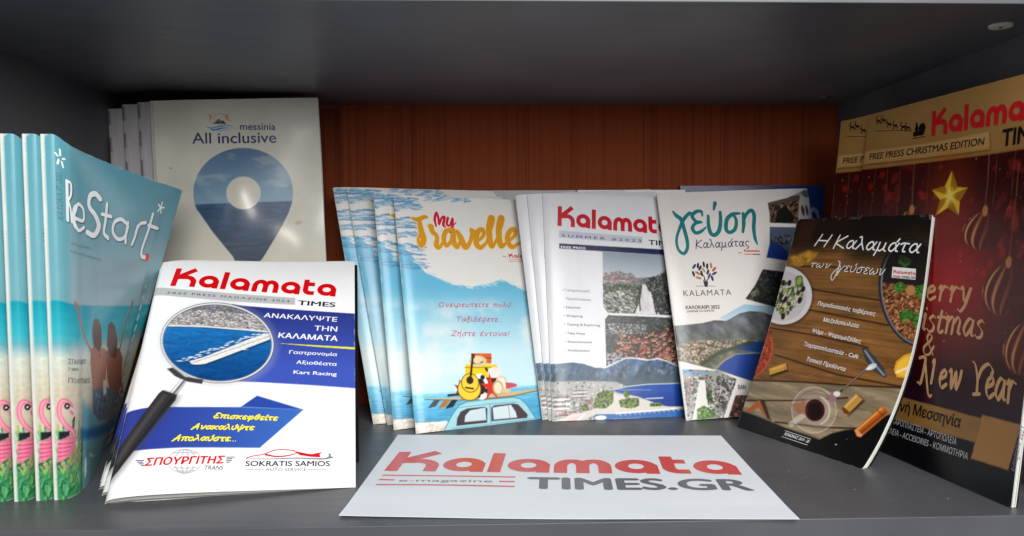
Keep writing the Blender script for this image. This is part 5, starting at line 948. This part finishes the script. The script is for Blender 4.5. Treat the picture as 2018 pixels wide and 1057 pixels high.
a.grad(pm, rgb(46, 90, 134), rgb(122, 156, 176), pt[:, 1].min(), hy); sea_ = pm*np.clip((a.Y-hy)/.8+.5, 0, 1); a.grad(sea_, rgb(42, 76, 112), rgb(34, 52, 76), hy, hy+60); a.mott(sea_, .3, 14, 2.2, 6)
m_ = pm*np.clip((hy-2-a.Y)/4, 0, 1)*np.clip((vnoise(a.X, a.Y, 22, 8, 12)-.52)*5, 0, 1); a.put(m_, rgb(190, 196, 190), .35); a.line(list(pt)+[pt[0]], .4, rgb(226, 222, 206), .6)
for q in range(16): x, y = rs.uniform(5, 150), rs.uniform(5, 225); a.line([(x, y), (x+rs.uniform(-9, 9), y+rs.uniform(-4, 4))], .35, rgb(150, 140, 124), .35)
a.blob(*T(A3((400, 505)))[0], 1.5, .6, rgb(90, 80, 70), .6); a.blob(*T(A3((1140, 820)))[0], 3.0, 2.0, rgb(120, 90, 60), .3, soft=2)
a.line([(.6, 0), (.6, 232)], 1.2, rgb(130, 122, 108), .5)
M_GLOSS = mat('dented_gloss_cover', attr=True, rough=.40, spec=.45, bump=(26, .035), noise=(40, .04), coat=.55)
M_SAVE = M_COVER; M_COVER = M_GLOSS
bms.build(a, back=rgb(190, 188, 186), spine=rgb(206, 204, 206), layers=6, white_spine=.4)
M_COVER = M_SAVE
k = Ink(); NVB = rgb(34, 32, 104); text(k, bms, 'messinia', A3((803, 282), (1007, 284)), 7.2, NVB, .012); text(k, bms, 'All inclusive', A3((527, 362), (1012, 357)), 11.2, NVB, .012); bms.ink('title_lettering', k)
k = Ink()
def s3_(pts, w, c): sw(bms, k, A3, pts, w, c)
s3_([(648, 196), (682, 190), (712, 196), (745, 215)], [.3, .7, .7, .2], rgb(206, 150, 80)); s3_([(616, 192), (632, 205), (624, 235)], [.5, 2.2, .3], rgb(206, 140, 70)); s3_([(735, 190), (722, 210), (748, 236)], [.5, 2.4, .3], rgb(206, 140, 70)); s3_([(640, 240), (650, 215), (668, 200)], [.3, .6, .3], rgb(206, 160, 90))
k.fill(T(A3((642, 248), (664, 228), (680, 218), (696, 234), (706, 228), (722, 248))), rgb(40, 48, 40)); k.ribbon(T(A3((652, 246), (678, 226), (690, 246))), .5, rgb(150, 160, 150), lift=.1)
s3_([(600, 262), (640, 272), (690, 260), (740, 258), (772, 280)], [.2, 1.4, 1.6, 1.0, .2], rgb(70, 160, 196)); s3_([(620, 270), (650, 284), (690, 274), (740, 270)], [.2, 1.6, 1.4, .2], rgb(40, 110, 170)); s3_([(650, 284), (690, 286), (750, 278)], [.2, 1.2, .2], rgb(110, 180, 206))
bms.ink('sun_and_mountain_emblem', k)
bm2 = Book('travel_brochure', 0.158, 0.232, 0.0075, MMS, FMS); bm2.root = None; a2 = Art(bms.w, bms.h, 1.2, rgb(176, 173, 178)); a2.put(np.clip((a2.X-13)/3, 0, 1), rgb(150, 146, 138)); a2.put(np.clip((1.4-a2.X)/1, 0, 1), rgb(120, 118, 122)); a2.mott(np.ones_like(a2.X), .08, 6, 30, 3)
for i, (dx, dy, rl, dz, l) in enumerate(((-0.0155, 0.008, 2.2, 0, 'cream map-pin brochure second in its row, pale spine beside the front copy'), (-0.0330, 0.015, 2.4, -0.001, 'cream map-pin brochure third in its row, broad grey spine showing'), (-0.0490, 0.022, 2.8, -0.004, 'grey-looking brochure at the dark left end of the map-pin row'))):
    Mq = posem(-0.3347+dx, 0.2757+dy, 0.0857+dz, 4.0, 1.0, rl)
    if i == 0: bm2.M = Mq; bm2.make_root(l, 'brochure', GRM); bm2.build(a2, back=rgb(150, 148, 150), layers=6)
    else: bm2.copy(Mq, l)
# the low carton they stand on, out of sight behind the pile of magazines
ct = bpy.data.objects.new('carton', None); COL.objects.link(ct); ct.location = (-0.28, 0.31, 0); tag(ct, 'low brown cardboard carton under the map-pin brochures, hidden behind the left pile', 'box')
M_CARD = mat('cardboard', (0.52, 0.40, 0.27), .8, .2, noise=(60, .08))
box('carton_body', -.105, .105, -.040, .046, 0, 0.0790, M_CARD, ct); box('carton_flap', -.105, -.002, -.040, .046, .0793, .0808, M_CARD, ct); box('carton_flap', .002, .105, -.040, .046, .0793, .0808, M_CARD, ct)

# ------------------------------------------------------------------ beach issues with the flamingo spine, at the far left
def crv(us, P): 
    P = np.asarray(P, float); D = catmull(P, 12); U = np.interp(np.linspace(0, len(us)-1, len(D)), np.arange(len(us)), us); return U, D
BS = np.array([-0.3206, 0.0585, 0])
ub, Db = crv([0, .007, .015, .028, .052, .135, .162], [(-.3206, .0585, 0), (-.3150, .0600, 0), (-.3128, .0690, 0), (-.3142, .0800, 0), (-.3205, .1030, 0), (-.3500, .1830, 0), (-.3560, .2080, .002)])
ut, Dt = crv([0, .006, .012, .020, .052, .11, .162], [(-.3234, .0585, .2551), (-.3165, .0600, .2549), (-.3125, .0665, .2505), (-.3100, .0750, .2470), (-.3060, .1050, .2415), (-.2960, .1600, .2325), (-.2880, .2080, .2263)])
def FRS(u, v):
    u = np.asarray(u, float); v = np.asarray(v, float); b = np.stack([np.interp(u, ub, Db[:, i]) for i in range(3)], -1)-BS; t = np.stack([np.interp(u, ut, Dt[:, i]) for i in range(3)], -1)-BS
    lo = u < 0; ex = (np.minimum(u, 0))[..., None]*np.array([.9, .45, 0]); q = (v/0.25)[..., None]; return b*(1-q)+t*q+ex
MRS = Matrix.Translation(Vector(BS))
brs = Book('beach_magazine', 0.162, 0.25, 0.0055, MRS, FRS)
GRR = 'summer magazines with a flamingo on the spine edge, fanned at the far left'
brs.make_root('curled turquoise beach magazine with two women raising their arms, front of the far left row', 'magazine', GRR)
a = Art(brs.w, brs.h, 0.62, rgb(150, 190, 200)); T = brs.tr
a.grad(np.ones_like(a.X), rgb(90, 148, 164), rgb(156, 180, 186), 0, 130, .25, 3, 60, 60); a.put(np.clip((16-a.X)/5, 0, 1), rgb(88, 160, 174), .6)
a.poly(T(A1((330, 275), (420, 310), (640, 560), (560, 640), (430, 470))), rgb(176, 200, 208), .3, soft=14)
hzy = 112; sea = np.clip((a.Y-hzy)/1.5, 0, 1)*np.clip((146-a.Y)/10, 0, 1); a.grad(sea, rgb(14, 150, 172), rgb(80, 190, 200), hzy, 146, .2, 5, 40, 4)
snd = np.clip((a.Y-142)/10, 0, 1); a.grad(snd, rgb(206, 222, 216), rgb(206, 196, 172), 142, 178, .5, 7, 30, 10); a.mott(snd, .06, 3, 2, 7)
ft = np.clip((a.Y-186+8*np.sin(a.X/14))/8, 0, 1)*np.clip((a.X-26)/4, 0, 1); a.put(ft, rgb(120, 176, 184)); a.poly(T(A2((380, 640), (500, 610), (620, 600), (620, 660), (520, 650), (430, 680), (380, 690))), rgb(40, 110, 160), .85, soft=4)
# palm fronds and flamingo along the fold
lf = np.clip((30-a.X)/3, 0, 1)*np.clip((a.Y-222)/10, 0, 1); a.put(lf, rgb(60, 140, 90)); rs = np.random.RandomState(8)
for q in range(150):
    x, y = rs.uniform(-2, 27), rs.uniform(205, 250); an = rs.uniform(-2.4, -.4); l = rs.uniform(5, 12); a.line([(x, y), (x+l*.5*math.cos(an), y+l*.5*math.sin(an)), (x+l*math.cos(an)*.8, y+l*math.sin(an)+1.5)], rs.uniform(.5, 1.7), [rgb(24, 110, 60), rgb(70, 160, 80), rgb(150, 190, 90), rgb(16, 70, 50), rgb(96, 176, 130)][rs.randint(5)], .85)
for q in range(60): x, y = rs.uniform(3, 24), rs.uniform(203, 226); a.line([(x, y), (x+rs.uniform(-3, 3), y+rs.uniform(3, 8))], .6, [rgb(176, 140, 110), rgb(206, 80, 120), rgb(120, 120, 80)][rs.randint(3)], .7)
PKF = rgb(222, 118, 146)
def ap(px): return T(A2(*px))
nk = catmull(ap([(345, 560), (330, 520), (300, 505), (282, 530), (284, 575), (310, 620), (345, 650), (352, 680)]), 6); a.line(nk, 3.6, PKF, soft=1); a.line(nk[6:], 1.2, rgb(246, 186, 196), .7)
a.poly(ap([(275, 700), (330, 672), (360, 680), (350, 740), (300, 790), (270, 790)]), PKF, soft=1.5); a.poly(ap([(278, 652), (330, 648), (330, 668), (280, 690)]), rgb(34, 34, 44)); a.blob(*ap([(318, 530)])[0], 2.0, 2.2, rgb(30, 26, 30)); a.blob(*ap([(318, 530)])[0], .7, .7, rgb(240, 240, 240)); a.line(ap([(335, 540), (356, 560), (350, 585)]), 1.8, rgb(226, 206, 206)); a.line(ap([(352, 585), (350, 600)]), 1.6, rgb(40, 36, 40))
for i in range(9): y = 700+i*10; a.line(ap([(275, y), (350-i*5, y-8)]), .6, [rgb(250, 150, 180), rgb(196, 40, 96)][i % 2], .7)
# the two women, seen from behind
SK = rgb(176, 116, 96); HR = rgb(104, 74, 66)
def w_(pts, c, s=1.0): a.poly(ap(pts), c, soft=s)
w_([(430, 262), (455, 240), (500, 262), (508, 300), (500, 400), (490, 450), (440, 450), (428, 330)], SK); w_([(500, 270), (530, 262), (565, 255), (580, 300), (575, 380), (585, 470), (520, 470), (508, 400)], rgb(160, 100, 84))
a.line(ap([(432, 270), (400, 200), (380, 130), (362, 50)]), 2.6, SK); a.line(ap([(356, 40), (362, 60)]), 2.2, rgb(170, 116, 96)); a.line(ap([(568, 260), (585, 180), (612, 90), (625, 50)]), 2.8, rgb(160, 100, 84)); a.blob(*ap([(626, 45)])[0], 1.8, 3.2, rgb(150, 84, 72))
w_([(438, 140), (450, 116), (468, 120), (480, 160), (482, 240), (470, 275), (445, 250), (436, 190)], HR); w_([(512, 145), (528, 130), (545, 150), (556, 220), (552, 300), (520, 300), (505, 240)], HR)
w_([(438, 450), (505, 440), (560, 470), (580, 490), (570, 560), (520, 590), (470, 600), (440, 560)], rgb(104, 124, 138), 2); a.scatter(a.mp(ap([(440, 450), (580, 490), (570, 560), (450, 590)])), 90, 5, .5, 1.6, [rgb(40, 56, 76), rgb(150, 160, 170), rgb(90, 110, 130)])
w_([(488, 410), (500, 405), (505, 470), (490, 480)], rgb(226, 214, 206)); a.scatter(a.mp(ap([(432, 280), (500, 270), (585, 280), (580, 460), (440, 440)])), 60, 9, .5, 1.5, [rgb(170, 104, 84), rgb(116, 64, 56)], a=.35)
# shell and leaf sketches
c0 = ap([(405, 820)])[0]; a.blob(c0[0], c0[1], 3.6, 7.5, rgb(232, 234, 232)); 
for q in range(11): an = R(-70+q*26); a.line([c0+np.array([4*math.cos(an), 9*math.sin(an)]), c0+np.array([9*math.cos(an), 17*math.sin(an)])], .5, rgb(40, 84, 96), .8)
a.put(np.clip((1.2-a.X)/.8, 0, 1), (0.80, 0.83, 0.80), .85)
brs.staples(); brs.build(a, back=rgb(140, 180, 190), layers=3, white_spine=.95)
k = Ink(); WR = (0.93, 0.94, 0.94)
def rsx(pts, w, c=WR, C=A1, lift=None):
    p = catmull(T(C(*pts)), 7) if len(pts) > 2 else T(C(*pts)); k.ribbon(p, w, c, 'round', lift)
for c_, ex, ox, lf in ((rgb(74, 108, 120), .9, 3, 0.0), (WR, 0, 0, .16)):
    o_ = lambda pts: [(x+ox, y+ox) for x, y in pts]
    rsx(o_([(316, 425), (318, 520), (320, 612)]), 2.11+ex, c_, lift=lf); rsx(o_([(318, 425), (334, 440), (334, 490), (322, 515)]), 1.72+ex, c_, lift=lf+.01); rsx(o_([(322, 520), (333, 560), (338, 620)]), 1.85+ex, c_, lift=lf+.015)
    rsx(o_([(350, 600), (392, 612), (392, 560), (368, 535), (348, 570), (350, 630), (372, 660), (396, 645)]), 2.64+ex, c_, lift=lf+.02)
    rsx(o_([(472, 510), (450, 486), (424, 498), (420, 545), (450, 590), (465, 640), (444, 682), (410, 668)]), 4.09+ex, c_, lift=lf+.03)
    rsx(o_([(505, 535), (498, 610), (490, 670), (510, 696)]), 3.43+ex, c_, lift=lf+.04); rsx(o_([(480, 582), (525, 594)]), 2.77+ex, c_, lift=lf+.05)
    rsx(o_([(596, 625), (570, 606), (540, 622), (532, 665), (556, 700), (588, 690), (604, 640)]), 3.17+ex, c_, lift=lf+.06); rsx(o_([(604, 622), (594, 680), (592, 718)]), 3.04+ex, c_, lift=lf+.07)
    rsx(o_([(650, 640), (636, 690), (622, 725)]), 3.30+ex, c_, lift=lf+.08); rsx(o_([(640, 668), (660, 630), (688, 622)]), 3.04+ex, c_, lift=lf+.09)
    rsx(o_([(722, 582), (700, 660), (672, 740), (668, 780), (690, 788)]), 3.56+ex, c_, lift=lf+.1); rsx(o_([(700, 634), (745, 650)]), 3.17+ex, c_, lift=lf+.11)
c0 = T(A1((695, 786)))[0]; k.fill([(c0[0]+3.6*math.cos(t), c0[1]+3.4*math.sin(t)) for t in np.linspace(0, 2*math.pi, 18, endpoint=False)], rgb(226, 30, 50), .3)
c0 = T(A1((760, 552)))[0]
for q in range(5): an = R(-90+72*q+8); k.ribbon([(c0[0]+.4*math.cos(an), c0[1]+.4*math.sin(an)), (c0[0]+5.2*math.cos(an), c0[1]+5.2*math.sin(an))], 1.7, WR, 'round', lift=.05+.02*q)
brs.ink('title_lettering', k)
k = Ink(); GY = rgb(96, 116, 124); text(k, brs, 'ΚΑΛΟΚΑΙΡΙ 2021', A1((300, 615), (290, 385)), 3.4, GY, .0); text(k, brs, 'για εμπειρίες...', A1((336, 724), (438, 752)), 2.3, rgb(120, 136, 142)); text(k, brs, 'για να ξεκινήσουμε...', A1((330, 758), (486, 806)), 2.3, rgb(120, 136, 142))
for w, y, x1, h in (('ΣΠΑΡΤΑΚΟΥ', 330, 405, 3.6), ('7 νησιά', 362, 370, 2.4), ('ΠΟΛΙΤΙΣΜΟΣ', 420, 425, 3.6)): text(k, brs, w, A2((322, y), (x1, y)), h, rgb(120, 130, 128), .008)
c0 = T(A1((284, 318)))[0]
for q in range(5): an = R(-90+72*q); k.ribbon([(c0[0]+1.4*math.cos(an), c0[1]+2*math.sin(an)), (c0[0]+2.6*math.cos(an), c0[1]+6.0*math.sin(an))], 1.1, WR, 'round')
text(k, brs, 'by', A2((425, 772), (446, 774)), 3.2, WR); masthead(k, brs, 'Kal', A2((455, 782), (505, 768)), 6.2, rgb(214, 30, 50)); k.ribbon(T(A2((468, 800), (520, 790))), .7, rgb(214, 30, 50)); k.ribbon(T(A2((470, 822), (515, 812))), .7, rgb(214, 30, 50)); brs.ink('small_lettering', k)
for i, (dx, dy, l) in enumerate(((-.0118, -.001, 'flamingo-edged beach magazine directly left of the curled front copy'), (-.0262, -.002, 'flamingo-edged beach magazine third from the curled front copy, cream spine'), (-.0402, -.003, 'flamingo-edged beach magazine cut by the left frame edge at the top'), (-.0500, -.001, 'outermost beach magazine, only its grey lower corner in view'))):
    brs.copy(Matrix.Translation(Vector(BS)+Vector((dx, dy, 0))), l, only=('cover', 'pages', 'staple'))

# ------------------------------------------------------------------ magazines leaning flat on the back panel
def plain(name, M, w, h, col, label, art=None, cat='magazine'):
    b = Book(name, w, h, 0.003, M); b.make_root(label, cat, None); a = art or Art(w, h, 3.0, col); b.build(a, back=col, layers=2); return b
plain('magazine', pose(-0.056, 0.3555, 0, 1.2, 0), .140, .2350, rgb(120, 124, 128), 'grey-backed magazine against the wood, only its top edge above the travel magazines')
plain('magazine', pose(0.081, 0.3500, 0.5, 1.6, 0), .119, .2350, rgb(196, 194, 192), 'off-white magazine against the wood, peeping above the topics issue')
bb = Book('magazine', 0.160, 0.2395, 0.003, pose(0.1955, 0.3570, 0, 0.8, 0)); bb.make_root('deep blue magazine with a white arch, mostly hidden behind the tasting guide', 'magazine', None)
a = Art(bb.w, bb.h, 0.8, rgb(26, 44, 96)); a.grad(np.clip((a.X-100)/20, 0, 1), rgb(20, 60, 130), rgb(30, 84, 160), 0, 60, .4, 3, 30, 30); a.poly([(142, 55), (142, 32), (145, 26), (149, 24), (154, 27), (156, 34), (156, 55)], rgb(150, 170, 200)); a.poly([(145, 55), (145, 34), (149, 28), (153, 34), (153, 55)], rgb(24, 66, 140)); bb.build(a, back=rgb(26, 44, 96), layers=2)

# ------------------------------------------------------------------ the printed sheet lying in front
def FSH(u, v):
    u = np.asarray(u, float); v = np.asarray(v, float); s = u/.297; q = v/.21; pos = lambda x: np.clip(x, 0, 1)
    return np.stack([u, v, .0006+.030*pos(s-.80)**2*pos(.5-q)+.016*pos(.10-s)**1.5*pos(.6-q)+.0009*pos(.12-q)*8*(.5+.5*np.cos(s*7.3))+.0005*np.sin(s*9)*np.sin(q*6)**2+.012*pos(q-.86)**1.5*pos(s-.2)], -1)
MSH = Matrix.Translation((-0.1160, 0.0152, 0)) @ Matrix.Rotation(-0.0666, 4, 'Z')
bsh = Book('printed_sheet', 0.297, 0.21, 0.0004, MSH, FSH); bsh.make_root('white paper sheet with red and grey magazine logo lying flat at the shelf edge', 'paper sheet', None)
a = Art(.297, .21, 3.0, rgb(222, 226, 232)); g = 40; A_, B_ = np.meshgrid(np.linspace(0, .297, g*2), np.linspace(0, .21, g)); tp_ = FSH(A_, B_).reshape(-1, 3); bt_ = tp_-np.array([0, 0, .0003]); ii = np.arange(g*g*2).reshape(g, g*2); q = g*g*2
fc = np.stack([ii[:-1, :-1], ii[:-1, 1:], ii[1:, 1:], ii[1:, :-1]], -1).reshape(-1, 4).tolist()+(np.stack([ii[:-1, :-1], ii[1:, :-1], ii[1:, 1:], ii[:-1, 1:]], -1).reshape(-1, 4)+q).tolist()
ring = list(ii[0, :])+list(ii[1:, -1])+list(ii[-1, -2::-1])+list(ii[-2:0:-1, 0]); fc += [(int(a1), int(a0), int(a0+q), int(a1+q)) for a0, a1 in zip(ring, ring[1:]+ring[:1])]
mesh_obj('sheet', np.vstack([tp_, bt_]), fc, mat('sheet_paper', (0.92, 0.94, 0.965), .55, .35, noise=(30, .012)), bsh.root, smooth=False)
k = Ink(); RS_ = rgb(222, 74, 66); T = bsh.tr
masthead(k, bsh, 'Kalamata', C1((252, 186), (1722, 202)), capmm(bsh, *C1((860, 192), (858, 134))), RS_, slant=.05, gap=.26)
bsh.ink('masthead_lettering', k)
k = Ink(); GS = rgb(104, 108, 114); text(k, bsh, 'TIMES.GR', C1((842, 258), (1776, 267)), capmm(bsh, *C1((1170, 260), (1168, 212))), GS, .035)
for p, q_ in (((238, 204), (790, 212)), ((212, 243), (786, 251))): k.ribbon(T(C1(p, q_)), 2.6, RS_)
for p, q_ in (((225, 222), (288, 224)), ((722, 230), (787, 231))): k.ribbon(T(C1(p, q_)), 2.6, RS_)
text(k, bsh, 'e-magazine', C1((305, 231), (694, 234)), 6.4, GS, 0.0); bsh.ink('subtitle_lettering', k)

# ------------------------------------------------------------------ crumbs on the board
rs = random.Random(7); V_, F_ = [], []
for (x, y) in [C for C in [(0.245, .055), (0.262, .030), (0.30, .033), (0.222, .085), (0.20, .07), (.275, .06), (-.05, .004), (.12, .212), (.15, .205), (.05, .20), (.02, .205), (-.28, .03), (-.2, .02), (.24, .02), (.215, .10)]]+[(rs.uniform(-.33, .33), rs.uniform(.004, .2)) for _ in range(10)]:
    r_ = rs.uniform(.0002, .0006); b = len(V_)
    V_ += [(x+r_*math.cos(t)*rs.uniform(.6, 1.4), y+r_*math.sin(t)*rs.uniform(.6, 1.3), .0002) for t in (0, 1.3, 2.5, 3.8, 5.0)]+[(x, y, r_*.8)]
    F_ += [(b+i, b+(i+1) % 5, b+5) for i in range(5)]
o = mesh_obj('crumbs', V_, F_, mat('pale_crumb', (0.75, 0.73, 0.68), .8)); tag(o, 'tiny pale crumbs and dust scattered on the grey board', 'dust', kind='stuff')
